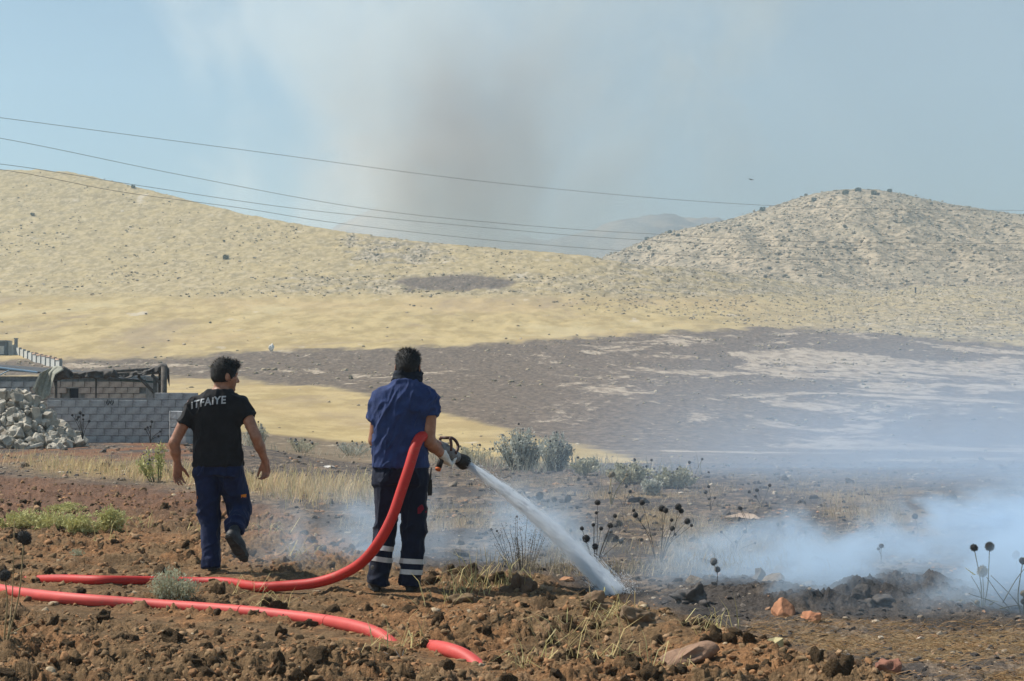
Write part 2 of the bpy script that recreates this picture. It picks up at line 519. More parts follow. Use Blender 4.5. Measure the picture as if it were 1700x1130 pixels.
# ---- field, slope and the left hill: one sheet
rows = [44.5]
while rows[-1] < 520: rows.append(rows[-1] * (1.0095 if rows[-1] < 250 else 1.0042))
rows = np.array(rows)
cols = np.concatenate([np.arange(-900, -60, 14.0), np.arange(-60, 1760, 4.6), np.arange(1760, 2600, 16.0)])
X, Y, Fq = fan_grid(rows, cols)
Z = Hbase(X, Y) - 0.35 * sstep(48.5, 45.5, Y)
px, py = proj(X, Y, Z)
n1 = fbm2(X * .05, Y * .03, 4, 61); n2 = fbm2(X * .3, Y * .2, 4, 62)
jx = 10 * fbm2(X * .06, Y * .06, 3, 63); jy = 3 * fbm2(X * .12, Y * .12, 3, 64) + 3.5 * fbm2(X * .5, Y * .12, 4, 66)
qx, qy = px + jx, py + jy
up = np.interp(qx, [-900, 200, 300, 380, 640, 800, 1000, 1200, 1280, 1400, 1550, 1700, 2600], [602, 596, 592, 583, 578, 571, 558, 546, 544, 549, 561, 574, 640])
lo = np.interp(qx, [-900, 270, 400, 560, 700, 800, 900, 1000, 1090, 1130, 2600], [622, 626, 630, 645, 676, 700, 727, 748, 770, 900, 1500])
burnt = sstep(-4, 4, qy - up + 5 * n2) * sstep(5, -5, qy - lo + 6 * n2)
low = sstep(-4, 4, qy + 4 * n2 - np.interp(qx, [-900, 250, 330, 430, 620, 760, 900, 1000, 1090, 2600], [728, 728, 716, 718, 736, 754, 775, 785, 792, 900]))
left_brown = sstep(420, 260, px) * burnt
hole = sstep(1.12, .88, np.sqrt(((qx - 755) / 100) ** 2 + ((qy - 470 - .03 * (qx - 755) * 0) / 13.0) ** 2) + .25 * n2)
scrub = sstep(1.1, .6, np.sqrt(((qx - 655) / 110) ** 2 + ((qy - 415 - .10 * (qx - 650)) / 32.0) ** 2) + .4 * n2) * sstep(556, 572, qx)
yellow = sstep(484, 500, qy) * sstep(4, -4, qy - up + 5 * n2) * sstep(1650, 1150, px) + sstep(-4, 5, qy - lo + 6 * n2)
rocky = sstep(440, 462, qy) * sstep(496, 482, qy) * sstep(300, 520, qx + 60 * n1) * .75
rocky = np.maximum(rocky, sstep(880, 1080, qx + 80 * n1) * sstep(3, -6, qy - np.interp(qx, [800, 1000, 1100, 1300, 1700], [490, 520, 528, 550, 570])) * .9)
rocky = np.maximum(rocky, .30 + .25 * n2) * (1 - np.clip(yellow, 0, 1) * .85)
rocky = np.maximum(rocky, scrub)
tanp = np.clip(.36 * sstep(700, 1200, px) + .30 + .16 * sstep(1.0, .3, np.sqrt(((px - 1610) / 330) ** 2 + ((py - 632) / 60) ** 2)) + .45 * sstep(1.0, .3, np.sqrt(((px - 1290) / 240) ** 2 + ((py - 605) / 34) ** 2)), 0, 1)
tanp = np.maximum(tanp, .75 * np.exp(-((py - np.interp(px, [0, 400, 700, 1000], [606, 610, 628, 655])) / 7.0) ** 2) * sstep(1100, 500, px))
zone = np.stack([np.clip(np.maximum(np.maximum(burnt, hole), low * .85), 0, 1), np.clip(rocky, 0, 1), np.clip(yellow, 0, 1), tanp * burnt], 1)
Z = Z + (.35 * n2 * sstep(60, 260, Y) + .5 * rocky * fbm2(X * .8, Y * .6, 3, 65) * sstep(200, 320, Y))
t = NT('field'); p = t.pos('Object')
zn = t.n('ShaderNodeSeparateColor'); t.t.links.new(t.attr(), zn.inputs[0]); za = t.attr('Col', 'Alpha')
f1 = t.noise(p, .035, 4); f2 = t.noise(t.vmul(p, (.25, .10, .2)), 1.0, 6, .72); f3 = t.noise(t.vmul(p, (1.0, .35, 1.2)), .8, 6, .74); f4 = t.noise(t.vmul(p, (1, .3, 1)), 2.2, 4, .7)
grass = t.mix(t.ss(.40, .60, f2), (.35, .262, .122), (.475, .365, .18))
grass = t.mix(t.math('MULTIPLY', t.ss(.45, .7, f1), .5), grass, (.46, .33, .18))
f5 = t.noise(t.vmul(p, (.030, .016, .05)), 1.0, 6, .65, .5)
grass = t.mix(t.math('MULTIPLY', t.ss(.52, .64, f5), .7), grass, (.30, .225, .145))
grass = t.mix(t.math('MULTIPLY', t.ss(.46, .36, f5), .6), grass, (.50, .41, .23))
dry = t.mix(t.ss(.35, .65, f3), (.33, .255, .130), (.47, .37, .20))
c = t.mix(zn.outputs[2], dry, grass)
rk = t.mix(t.ss(.46, .58, f3), (.20, .17, .118), (.45, .375, .275))
c = t.mix(t.math('MULTIPLY', zn.outputs[1], t.ss(.30, .62, t.noise(p, .22, 4))), c, rk)
pale = t.math('MULTIPLY', t.ss(.66, .72, t.noise(t.vmul(p, (.16, .08, .2)), 1.0, 5)), .6)
c = t.mix(pale, c, (.56, .49, .40))
bn = t.mix(t.ss(.3, .7, f4), (.088, .070, .055), (.200, .153, .116))
st = t.noise(t.vmul(p, (.075, .040, .06)), 1.0, 8, .70, 1.0)
thr = t.math('SUBTRACT', .68, t.math('MULTIPLY', za, .25))
tm = t.ss(thr, t.math('ADD', thr, .06), t.math('ADD', st, t.math('MULTIPLY', t.math('SUBTRACT', f3, .5), .22)))
bn = t.mix(tm, bn, t.mix(t.ss(.38, .58, f3), (.235, .18, .13), (.43, .355, .27)))
bn = t.mix(t.math('MULTIPLY', t.ss(.60, .68, t.noise(t.vmul(p, (1.1, .3, 1)), 1.3, 3, .7)), .6), bn, (.36, .29, .225))
c = t.mix(zn.outputs[0], c, bn)
h = t.math('ADD', f3, t.math('MULTIPLY', f4, .4))
t.bsdf(c, .95, t.bump(h, .28, .3), .1)
M_field = t.m
field = obj('field', raw_mesh('field', np.stack([X, Y, Z], 1), Fq, True, zone), M_field)
tagit(field, kind='structure')

# ---- right hill
HS = np.array([(960, 452), (1000, 432), (1030, 417), (1060, 402), (1100, 386), (1180, 372), (1240, 355), (1300, 336), (1360, 318), (1420, 311), (1480, 317), (1560, 335), (1640, 347), (1700, 356), (1900, 372), (2200, 400), (2700, 460)], float)
def hill_sheet(name, HS, Yf, Yr, Yb, pxs, nrow, base_py, rough, mat, seed):
    rows = np.concatenate([np.linspace(Yf, Yr, nrow), np.linspace(Yr, Yb, nrow // 4 + 2)[1:]])
    X, Y, Fq = fan_grid(rows, pxs)
    px = 850 + F * X / Y
    sil = np.interp(px, HS[:, 0], HS[:, 1]); sil = .5 * sil + .25 * np.interp(px - 22, HS[:, 0], HS[:, 1]) + .25 * np.interp(px + 22, HS[:, 0], HS[:, 1])
    zt = CAMZ + (640 - sil) / F * Yr
    zb = CAMZ + (640 - base_py) / F * Yf
    s = np.clip((Y - Yf) / (Yr - Yf), 0, 1)
    prof = .62 * s + .38 * np.sin(s * np.pi / 2) ** 1.5
    z = zb + (zt - zb) * prof
    z = np.where(Y > Yr, zt - (Y - Yr) * .35, z)
    gul = fbm2(X * .035 + .3 * fbm2(X * .02, Y * .02, 2, seed + 3), Y * .006, 3, seed)
    z = z + rough * (gul * 5 + 1.6 * fbm2(X * .12, Y * .08, 4, seed + 1)) * np.sin(np.clip(s, 0, 1) * np.pi) ** .6 + rough * .6 * fbm2(X * .4, Y * .3, 3, seed + 2)
    return X, Y, z, Fq
X, Y, Z, Fq = hill_sheet('hill', HS, 410, 620, 700, np.arange(940, 2700, 4.0), 90, 482, 1.0, None, 71)
t = NT('rocky_hill'); p = t.pos('Object')
f3 = t.noise(t.vmul(p, (1, .8, 1)), .42, 6, .7); f1 = t.noise(p, .03, 3)
c = t.mix(t.ss(.40, .60, f3), (.20, .162, .108), (.45, .362, .25))
c = t.mix(t.math('MULTIPLY', t.ss(.5, .7, f1), .5), c, (.42, .35, .24))
t.bsdf(c, .95, t.bump(f3, .9, 1.2), .1)
M_hill = t.m
rhill = tagit(obj('hill', raw_mesh('hill', np.stack([X, Y, Z], 1), Fq, True), M_hill), kind='structure')
RH = (X.copy(), Y.copy(), Z.copy())

# ---- far hills seen through the smoke
HD = np.array([(-600, 420), (300, 415), (480, 405), (560, 376), (600, 352), (640, 338), (690, 350), (740, 378), (800, 396), (900, 402), (990, 380), (1030, 364), (1070, 357), (1130, 358), (1200, 366), (1290, 390), (1400, 410), (2400, 420)], float)
X, Y, Z, Fq = hill_sheet('far', HD, 800, 1150, 1300, np.arange(-500, 2300, 7.0), 40, 470, 2.6, None, 81)
t = NT('far_hill'); p = t.pos('Object'); f = t.noise(p, .03, 5, .65)
c = t.mix(t.ss(.4, .6, f), (.07, .065, .065), (.26, .19, .13)); t.bsdf(c, .95)
fhill = tagit(obj('distant_hill', raw_mesh('distant_hill', np.stack([X, Y, Z], 1), Fq, True), t.m), kind='structure')

# ---- the plain round about, out of the picture
mb = MB(); R = 1700
mb.add([(-R, -R, -9), (R, -R, -9), (R, R, -9), (-R, R, -9)], [(0, 1, 2, 3)])
plain = tagit(mb.build('plain', simple('plain', (.36, .29, .17), .95, .3, .05)), kind='structure')

def ray_ground(px, py, lo=6.5, hi=480.0, n=700):
    """point where the sight line of a photo pixel meets the terrain"""
    Ys = np.geomspace(lo, hi, n)
    u = (px - 850.0) / F; v = (565.0 - py) / F; t = Ys / (CA - v * SA)
    X_ = u * t; Z_ = CAMZ + (SA + v * CA) * t
    H = Hnear(X_, Ys, False)
    i = int(np.argmax(Z_ < H)) if (Z_ < H).any() else n - 1
    for _ in range(3):
        a = Ys[max(i - 1, 0)]; b = Ys[i]; Ys = np.linspace(a, b, 12); t = Ys / (CA - v * SA); X_ = u * t; Z_ = CAMZ + (SA + v * CA) * t
        H = Hnear(X_, Ys, False); i = int(np.argmax(Z_ < H)) if (Z_ < H).any() else 11
    return np.array([X_[i], Ys[i], H[i]])

def spread(n, x0, x1, y0, y1, r, fine=True, lo=7.0, keep=None):
    """n points scattered over the near ground, even in the picture's eye; returns positions and pixels"""
    px = r.uniform(x0, x1, n); py = r.uniform(y0, y1, n)
    v = (565.0 - py) / F; t = (0 - CAMZ) / (SA + v * CA)
    for _ in range(2):
        X_ = (px - 850) / F * t; Y_ = (CA - v * SA) * t
        z = Hbase(X_, Y_); t = (z - CAMZ) / (SA + v * CA)
    X_ = (px - 850) / F * t; Y_ = (CA - v * SA) * t
    m = (Y_ > lo) & (Y_ < 60)
    if keep is not None: m &= keep(px, py, X_, Y_)
    X_, Y_, px, py = X_[m], Y_[m], px[m], py[m]
    return np.stack([X_, Y_, Hnear(X_, Y_, fine)], 1), px, py

# ------------------------------------------------------------------ clods, stones, litter
def flatcol(name, rough=.95, bump=.5):
    t = NT(name); p = t.pos('Object')
    f = t.noise(p, 45, 4, .6)
    t.bsdf(t.mix(t.ss(.3, .7, f), t.vmul(t.attr(), (.72, .72, .72)), t.vmul(t.attr(), (1.2, 1.2, 1.18))), rough, t.bump(f, bump, .012), .15)
    return t.m
M_scatter = flatcol('loose_soil')
def ramp_mat(name, cols, sc, b=.5):
    t = NT(name); p = t.pos('Object'); rnd = t.n('ShaderNodeObjectInfo').outputs['Random']
    rp = t.n('ShaderNodeValToRGB'); t.set(rp.inputs[0], rnd); e = rp.color_ramp.elements
    for i, c in enumerate(cols):
        k = e[i] if i < 2 else e.new(0); k.position = i / (len(cols) - 1); k.color = (*c, 1)
    f = t.noise(p, sc, 5, .65)
    t.bsdf(t.mix(t.ss(.32, .7, f), t.vmul(rp.outputs[0], (.62, .61, .6)), t.vmul(rp.outputs[0], (1.2, 1.2, 1.18))), .93, t.bump(f, b, .12), .15)
    return t.m
M_stone = ramp_mat('stone', [(.30, .24, .18), (.42, .35, .27), (.13, .115, .105), (.36, .23, .15), (.22, .19, .16), (.46, .40, .33), (.10, .09, .085)], 3.0)
M_clod = ramp_mat('clod_soil', [(.19, .124, .068), (.27, .154, .08), (.15, .10, .056), (.30, .158, .076), (.22, .136, .074), (.33, .21, .12), (.13, .088, .05)], 4.5, .9)

def in_till(px, py, X_, Y_): return zones(X_, Y_)[2] > .6
def out_till(px, py, X_, Y_): return zones(X_, Y_)[2] < .3
def spots_clear(pos, rad=.16):
    m = np.ones(len(pos), bool)
    for L in TRACK:
        for a, b in zip(L[:-1], L[1:]):
            ab = b - a; tt = np.clip(((pos[:, 0] - a[0]) * ab[0] + (pos[:, 1] - a[1]) * ab[1]) / (ab @ ab), 0, 1)
            m &= np.hypot(pos[:, 0] - a[0] - tt * ab[0], pos[:, 1] - a[1] - tt * ab[1]) > .5 * rad + .02
    for fx, fy, fz, fr in FLAT: m &= np.hypot(pos[:, 0] - fx, pos[:, 1] - fy) > rad
    return m

r = np.random.default_rng(21)
# the largest clods, one by one
clod_mesh = [raw_mesh('clod', V, Fc, True) for V, Fc in lumps(2, 9, 5, .75, 5)]
for m in clod_mesh: m.materials.append(M_clod)
pos, qx, qy = spread(900, -60, 1560, 790, 1200, r, True, 7.4, in_till)
edge = np.interp(qx, BT[:, 0], BT[:, 1])
w = r.random(len(pos)) ** 1.5 * .6 + np.exp(-((qy - edge - 22) / 26) ** 2) * (qx > 640) * .6 * r.random(len(pos))
pos, qx, qy, w = [a[spots_clear(pos, .30)] for a in (pos, qx, qy, w)]
keep = np.argsort(-w)[:290]
for i in keep:
    s = .026 + .058 * min(1, w[i]) * r.uniform(.5, 1.0)
    o = obj('clod', clod_mesh[r.integers(0, 9)], None, ground); o.location = pos[i] + (0, 0, s * .12)
    o.scale = s * r.uniform(.75, 1.3, 3) * (1, 1, .8); o.rotation_euler = r.uniform(-3, 3, 3)
# the rest of the crumbled soil
pos, qx, qy = spread(17000, -80, 1580, 786, 1220, r, True, 7.3, in_till)
m = spots_clear(pos, .12); pos = pos[m]; qx = qx[m]; qy = qy[m]
n = len(pos); s = .007 + .022 * r.random(n) ** 3.0
base = np.array([(.215, .140, .076), (.30, .162, .080), (.16, .105, .058), (.33, .21, .12), (.43, .34, .23), (.27, .148, .074)])
ci = r.choice(6, n, p=(.36, .26, .15, .10, .02, .11))
s = s * np.clip(pos[:, 1] / 10.5, 1, 1.7); pos[:, 2] -= s * .05
cc = base[ci] * r.uniform(.75, 1.2, (n, 1)); bigm = s > np.quantile(s, .72)
for m_, lod in ((bigm, 1), (~bigm, 0)):
    tagit(obj('soil_crumbs', scatter_mesh('soil_crumbs', lumps(lod, 7, 8, .85, 3 * lod), pos[m_], s[m_], cc[m_], r, .8), M_scatter, ground), kind='stuff')

# stones of the burnt stubble
stone_mesh = [raw_mesh('stone', V, Fc, False) for V, Fc in lumps(1, 9, 15, .55, 4)]
for m in stone_mesh: m.materials.append(M_stone)
pos, qx, qy = spread(700, -40, 1740, 728, 985, r, True, 7.4, out_till)
m = (qy < 900) | (r.random(len(pos)) < .4); pos = pos[m]
w = r.random(len(pos)); keep = np.argsort(-w)[:280]
for i in keep:
    s = (.04 + .085 * r.random() ** 2.5) * min(1.0, .45 + pos[i][1] / 50)
    o = obj('stone', stone_mesh[r.integers(0, 9)], None, ground); o.location = pos[i] + (0, 0, s * .12)
    o.scale = s * r.uniform(.8, 1.3, 3) * (1, 1, .65); o.rotation_euler = (r.uniform(-.5, .5), r.uniform(-.5, .5), r.uniform(0, 6))
pos, qx, qy = spread(15000, -60, 1760, 724, 1140, r, True, 7.4, out_till)
n = len(pos); s = (.007 + .030 * r.random(n) ** 3) * np.clip(pos[:, 1] / 16, .7, 1.8)
base = np.array([(.30, .24, .18), (.42, .35, .27), (.085, .078, .074), (.36, .22, .14), (.17, .145, .125), (.06, .055, .053)])
ci = r.choice(6, n, p=(.2, .13, .22, .15, .16, .14))
dark = (qy > 940) & (qx > 780); ci = np.where(dark & (r.random(n) < .65), 5, ci)
st = obj('loose_stones', scatter_mesh('loose_stones', lumps(0, 6, 18, .4)[:6], pos, s, base[ci] * r.uniform(.75, 1.2, (n, 1)), r, .6, False), M_scatter, ground)
tagit(st, kind='stuff')

# stones that one would point out
def one_stone(px, py, s, col, label, sc=(1, 1, .7), seed=1, ang=5, rot=(0, 0, 0), dz=.3, sub=3, rough=.4):
    V, Fc = lumps(sub, 1, seed, rough, ang)[0]
    V = V * np.array(sc) * s; q = ray_ground(px, py, 7, 60 if py > 700 else 400)
    o = obj('stone', raw_mesh('stone', V, Fc, True), simple('stone_' + str(seed), col, .9, .3, 9, .7, 60, .2), None, q + np.array((0, 0, s * sc[2] * dz)))
    o.rotation_euler = rot; tagit(o, label, 'stone'); return o
one_stone(190, 1124, .060, (.50, .42, .33), "flat pale stone in the brown soil below the front hose", (1.5, 1, .5), 101)
one_stone(1303, 1024, .085, (.42, .20, .11), "larger of two orange stones at the foot of the smoke bank", (1, 1, 1.05), 102)
one_stone(1347, 1032, .058, (.44, .20, .11), "smaller orange stone to the right of the larger one in the smoke", (1.2, 1, .85), 103)
one_stone(1120, 1103, .12, (.24, .150, .10), "broad tan boulder half buried in the bottom of the ploughed strip", (1.6, 1, .6), 104, 4, (0, -.35, .2), .1)
one_stone(940, 968, .045, (.42, .22, .12), "round orange stone on the burnt edge under the water jet", (1.2, 1, .9), 105)
one_stone(1474, 1124, .085, (.26, .12, .08), "squared reddish stone at the bottom edge beside the straw litter", (1, .8, .8), 106, 9, (0, 0, .4))
one_stone(765, 1004, .075, (.17, .115, .065), "rounded dark clod of earth to the right of the boots of the man in blue", (1.3, 1, .75), 107, 0, (0, 0, 0), .3, 3, .8)
one_stone(1150, 1003, .085, (.11, .098, .09), "large sooty clod inside the smoke right of the water's landing point", (1.3, 1, .85), 108, 0, (0, 0, .3), .25, 4, 1.1)
one_stone(862, 985, .08, (.13, .08, .05), "dark upright lump of earth on the burnt edge left of the water's landing point", (.9, .9, 1.1), 109, 0, (0, .2, 0), .3, 4, 1.1)
one_stone(985, 1012, .070, (.19, .125, .075), "big brown clod standing on the edge just below the end of the water jet", (1.1, 1, .9), 110, 0, (0, 0, 0), .2, 4, 1.1)
one_stone(1068, 1038, .078, (.19, .13, .08), "heap-like brown clod on the edge in front of the smoke", (1.3, 1, .8), 111, 0, (0, 0, 0), .15, 4, 1.2)
one_stone(1440, 1000, .075, (.09, .082, .076), "charred lump of earth on the ridge wrapped in the smoke bank", (1.4, 1, .8), 112, 0, (0, 0, .5), .1, 4, 1.2)
one_stone(1225, 862, .10, (.48, .36, .27), "pale pinkish rock lying far off in the burnt stubble beyond the thistles", (1.6, 1, .6), 113, 3, (0, 0, 0), .2, 3, .7)
one_stone(545, 776, .085, (.62, .58, .52), "small white stone lying on the burnt ground left of the man in blue", (1.3, 1, .4), 114)
one_stone(450, 583, .5, (.75, .72, .66), "tiny white marker stone on the upper edge of the burnt field", (.7, .7, 1.2), 115, 4, (0, 0, 0), .6, 2)
mb = MB(); q = ray_ground(1287, 1080, 7, 60)
mb.box((0, 0, 0), (.095, .06, .06), None, .012)
bl = mb.build('foam_block', simple('yellow_foam', (.42, .36, .19), .8, .15, 20, .3, 60)); bl.location = q + np.array((0, 0, .03)); bl.rotation_euler = (.2, -.25, .5)
tagit(bl, "small yellowish broken block on the right end of the ploughed strip", "block")

# rocks of the hillside and the right hill
def hill_rocks(name, n, x0, x1, y0, y1, seed, mat, keep, smin, smax):
    r = np.random.default_rng(seed)
    px = r.uniform(x0, x1, n); Y_ = np.sqrt(r.uniform(y0 ** 2, y1 ** 2, n)); X_ = (px - 850) / F * Y_
    z = Hbase(X_, Y_); qx, qy = proj(X_, Y_, z)
    m = keep(qx, qy, X_, Y_, r); X_, Y_, z = X_[m], Y_[m], z[m]; k = len(X_)
    s = (smin + (smax - smin) * r.random(k) ** 3) * np.clip(Y_ / 170, .28, 1)
    base = np.array([(.41, .335, .235), (.37, .30, .20), (.44, .37, .27), (.30, .245, .155), (.20, .17, .115)])
    c = base[r.choice(5, k, p=(.3, .25, .2, .15, .10))] * r.uniform(.8, 1.15, (k, 1))
    o = obj(name, scatter_mesh(name, lumps(0, 5, seed, .4), np.stack([X_, Y_, z + s * .1], 1), s, c, r, .6, False), mat)
    tagit(o, kind='stuff'); return o
M_rock = flatcol('hill_rock')
def keepf(qx, qy, X_, Y_, r):
    n = fbm2(X_ * .05, Y_ * .04, 3, 88)
    prob = np.where(qy < 492, .12 + .55 * sstep(-.1, .3, n), .02)
    prob = np.maximum(prob, .95 * sstep(440, 462, qy) * sstep(496, 484, qy) * sstep(300, 520, qx + 80 * n))
    prob = np.maximum(prob, .9 * sstep(860, 1050, qx + 80 * n) * sstep(2, -6, qy - np.interp(qx, [800, 1000, 1100, 1300, 1700], [490, 520, 528, 550, 570])))
    prob = np.maximum(prob, .95 * (np.hypot((qx - 655) / 105, (qy - 415 - .1 * (qx - 650)) / 32) < 1))
    prob = np.maximum(prob, .35 * np.exp(-((qy - np.interp(qx, [0, 400, 700, 1000], [606, 612, 630, 655])) / 9.0) ** 2) * (qx < 900))
    prob = np.where(np.hypot((qx - 755) / 100, (qy - 470) / 13) < 1, .05, prob)
    return r.random(len(qx)) < prob
rk = hill_rocks('hillside_rocks', 38000, -250, 1950, 150, 418, 301, M_rock, keepf, .08, .34)
def keepb(qx, qy, X_, Y_, r):
    n = fbm2(X_ * .10, Y_ * .06, 4, 188)
    up = np.interp(qx, [-900, 200, 300, 380, 640, 800, 1000, 1200, 1280, 1400, 1550, 1700, 2600], [602, 596, 592, 583, 578, 571, 558, 546, 544, 549, 561, 574, 640])
    prob = (qy > up) * (.06 + .75 * sstep(.02, .35, n)) * (.35 + .65 * sstep(700, 1300, qx))
    wed = (qy > np.interp(qx, [270, 400, 560, 700, 800, 900, 1000, 1090], [626, 630, 645, 676, 700, 727, 748, 770])) & (qx < 1090)
    return (r.random(len(qx)) < np.where(wed, .10 * (n > .1), prob)) & (qy < 790)
hill_rocks('field_stones', 16000, -250, 1950, 48, 240, 331, M_rock, keepb, .05, .30)
r = np.random.default_rng(305)
hv = np.stack(RH, 1); py_h = proj(*RH)
m = (RH[1] < 625) & (py_h[0] > 960) & (py_h[0] < 1760); hv = hv[m][r.choice(m.sum(), 9000)] + np.column_stack([r.normal(0, .9, (9000, 2)), np.zeros(9000)])
k = len(hv); s = .18 + .6 * r.random(k) ** 3
base = np.array([(.42, .34, .24), (.37, .30, .205), (.44, .365, .265), (.29, .24, .16), (.18, .155, .11)]); c = base[r.choice(5, k, p=(.28, .22, .2, .18, .12))]
tagit(obj('hill_rocks', scatter_mesh('hill_rocks', lumps(0, 5, 306, .4), hv, s, c, r, .6, False), M_rock), kind='stuff')

# ---- dry grass, straw and stems: bent blades
def blades(name, pos, ln, wd, lean, col, r, mat, parent=None, flat=False):
    n = len(pos); a = r.uniform(0, 2 * np.pi, n); d = np.stack([np.cos(a), np.sin(a), np.zeros(n)], 1)
    sd = np.stack([-np.sin(a + r.normal(0, .6, n)), np.cos(a), np.zeros(n)], 1)
    up = np.array((0, 0, 1.0))
    le = lean * r.uniform(.3, 1.6, n)
    p1 = pos + (up * np.cos(le * .5)[:, None] + d * np.sin(le * .5)[:, None]) * (ln * .55)[:, None]
    p2 = p1 + (up * np.cos(le * 1.2)[:, None] + d * np.sin(le * 1.2)[:, None]) * (ln * .45)[:, None]
    if flat:
        p1 = pos + d * (ln * .5)[:, None] + up * (.02 * r.random(n) + .004)[:, None]; p2 = p1 + (d + .35 * sd * r.normal(size=(n, 1))) * (ln * .5)[:, None] + up * (r.normal(0, .012, n) + .004)[:, None]
    w = wd[:, None]
    V = np.stack([pos - sd * w, pos + sd * w, p1 + sd * w * .8, p1 - sd * w * .8, p2], 1).reshape(-1, 3)
    if flat: V = np.stack([pos - up * w, pos + sd * w, p1 + sd * w * .8, p1 - up * w * .8, p2], 1).reshape(-1, 3)
    f0 = np.array([(0, 1, 2), (0, 2, 3), (3, 2, 4)]); Fb = (f0[None] + (np.arange(n) * 5)[:, None, None]).reshape(-1, 3)
    return obj(name, raw_mesh(name, V, Fb, False, np.repeat(col, 5, 0)), mat, parent)
t = NT('dry_blade'); b = t.bsdf(t.attr(), .7, None, .25)
tr = t.n('ShaderNodeBsdfTranslucent'); t.t.links.new(t.attr(), tr.inputs[0]); mx = t.n('ShaderNodeMixShader'); mx.inputs[0].default_value = .3
t.t.links.new(b.outputs[0], mx.inputs[1]); t.t.links.new(tr.outputs[0], mx.inputs[2]); t.t.links.new(mx.outputs[0], t.out.inputs[0])
M_blade = t.m
r = np.random.default_rng(44)
strip = np.array([(-100, 745), (0, 762), (100, 774), (250, 786), (420, 806), (560, 816), (700, 822)])
def ks(px, py, X_, Y_):
    cy = np.interp(px, strip[:, 0], strip[:, 1]); d = np.abs(py - cy) / (10 + 7 * fbm2(px * .02, py * 0 + 3, 3, 9) + 8 * sstep(350, 520, px))
    return (r.random(len(px)) < np.exp(-d ** 2 * 1.2) * (.25 + .75 * sstep(-40, 160, px))) & (px < 640)
pos, qx, qy = spread(26000, -80, 660, 745, 850, r, False, 7, ks)
n = len(pos); col = np.array((.66, .52, .29)) * r.uniform(.6, 1.15, (n, 1)) * r.uniform(.93, 1.07, (n, 3))
tagit(blades('dry_grass', pos, r.uniform(.08, .30, n), r.uniform(.003, .006, n), .6, col, r, M_blade), kind='stuff')
def kg(px, py, X_, Y_):
    f = fbm2(X_ * .8 + 40, Y_ * .55, 4, 56)
    return (r.random(len(px)) < sstep(-.15, .3, f)) & out_till(px, py, X_, Y_)
pos, qx, qy = spread(24000, 560, 1500, 785, 960, r, False, 7, kg)
n = len(pos); g = r.random((n, 1)); col = (np.array((.52, .42, .26)) * (1 - g) + np.array((.27, .23, .17)) * g) * r.uniform(.6, 1.15, (n, 1))
tagit(blades('stubble', pos, r.uniform(.04, .16, n), r.uniform(.002, .004, n), .9, col, r, M_blade), kind='stuff')
pos, qx, qy = spread(9000, 1240, 1760, 1030, 1190, r, True, 7, lambda a, b_, X_, Y_: out_till(a, b_, X_, Y_) & (r.random(len(a)) < sstep(-.5, .25, fbm2(X_ * 1.6, Y_ * 1.2, 4, 57))))
n = len(pos); col = np.array((.40, .25, .12)) * r.uniform(.35, 1.25, (n, 1)) * r.uniform(.94, 1.06, (n, 3))
tagit(blades('straw_litter', pos, r.uniform(.04, .15, n), r.uniform(.0014, .003, n), 1.3, col, r, M_blade, None, True), kind='stuff')
# scrub of low dead weeds over the back terrace
pos, qx, qy = spread(22000, 300, 1300, 712, 790, r, False, 7, lambda a, b_, X_, Y_: (np.abs(b_ - np.interp(a, [300, 430, 620, 760, 900, 1000, 1300], [722, 722, 733, 758, 778, 792, 815])) < 15 * r.random(len(a)) + 5) & (r.random(len(a)) < sstep(-.25, .25, fbm2(X_ * .7, Y_ * .25, 3, 99))))
n = len(pos); g = r.random((n, 1)); col = (np.array((.50, .46, .35)) * (1 - g) + np.array((.30, .31, .25)) * g) * r.uniform(.6, 1.15, (n, 1))
tagit(blades('weed_scrub', pos, r.uniform(.15, .50, n), r.uniform(.005, .010, n), .8, col, r, M_blade), kind='stuff')
# loose dry stems strewn in tufts over the clods
cs = [(455, 895), (500, 930), (800, 980), (840, 975), (770, 985), (760, 1000), (940, 1075), (980, 1105), (1000, 1050), (1010, 1025), (190, 900), (240, 880), (430, 880), (660, 1085), (330, 885), (110, 880), (880, 1110), (1090, 1115), (470, 1010), (400, 985), (1180, 1050)]
P_, L_ = [], []
for cx, cy in cs:
    q = ray_ground(cx, cy, 7, 60); k = r.integers(14, 34)
    a = q + r.normal(size=(k, 3)) * np.array((.10, .13, 0)); a[:, 2] = Hnear(a[:, 0], a[:, 1], True) + .004
    P_.append(a); L_.append(r.uniform(.08, .34, k))
pos = np.concatenate(P_); n = len(pos); col = np.array((.60, .50, .24)) * r.uniform(.5, 1.15, (n, 1)) * r.uniform(.93, 1.07, (n, 3))
tagit(blades('dry_stems', pos, np.concatenate(L_), r.uniform(.0024, .0042, n), 1.5, col, r, M_blade), kind='stuff')

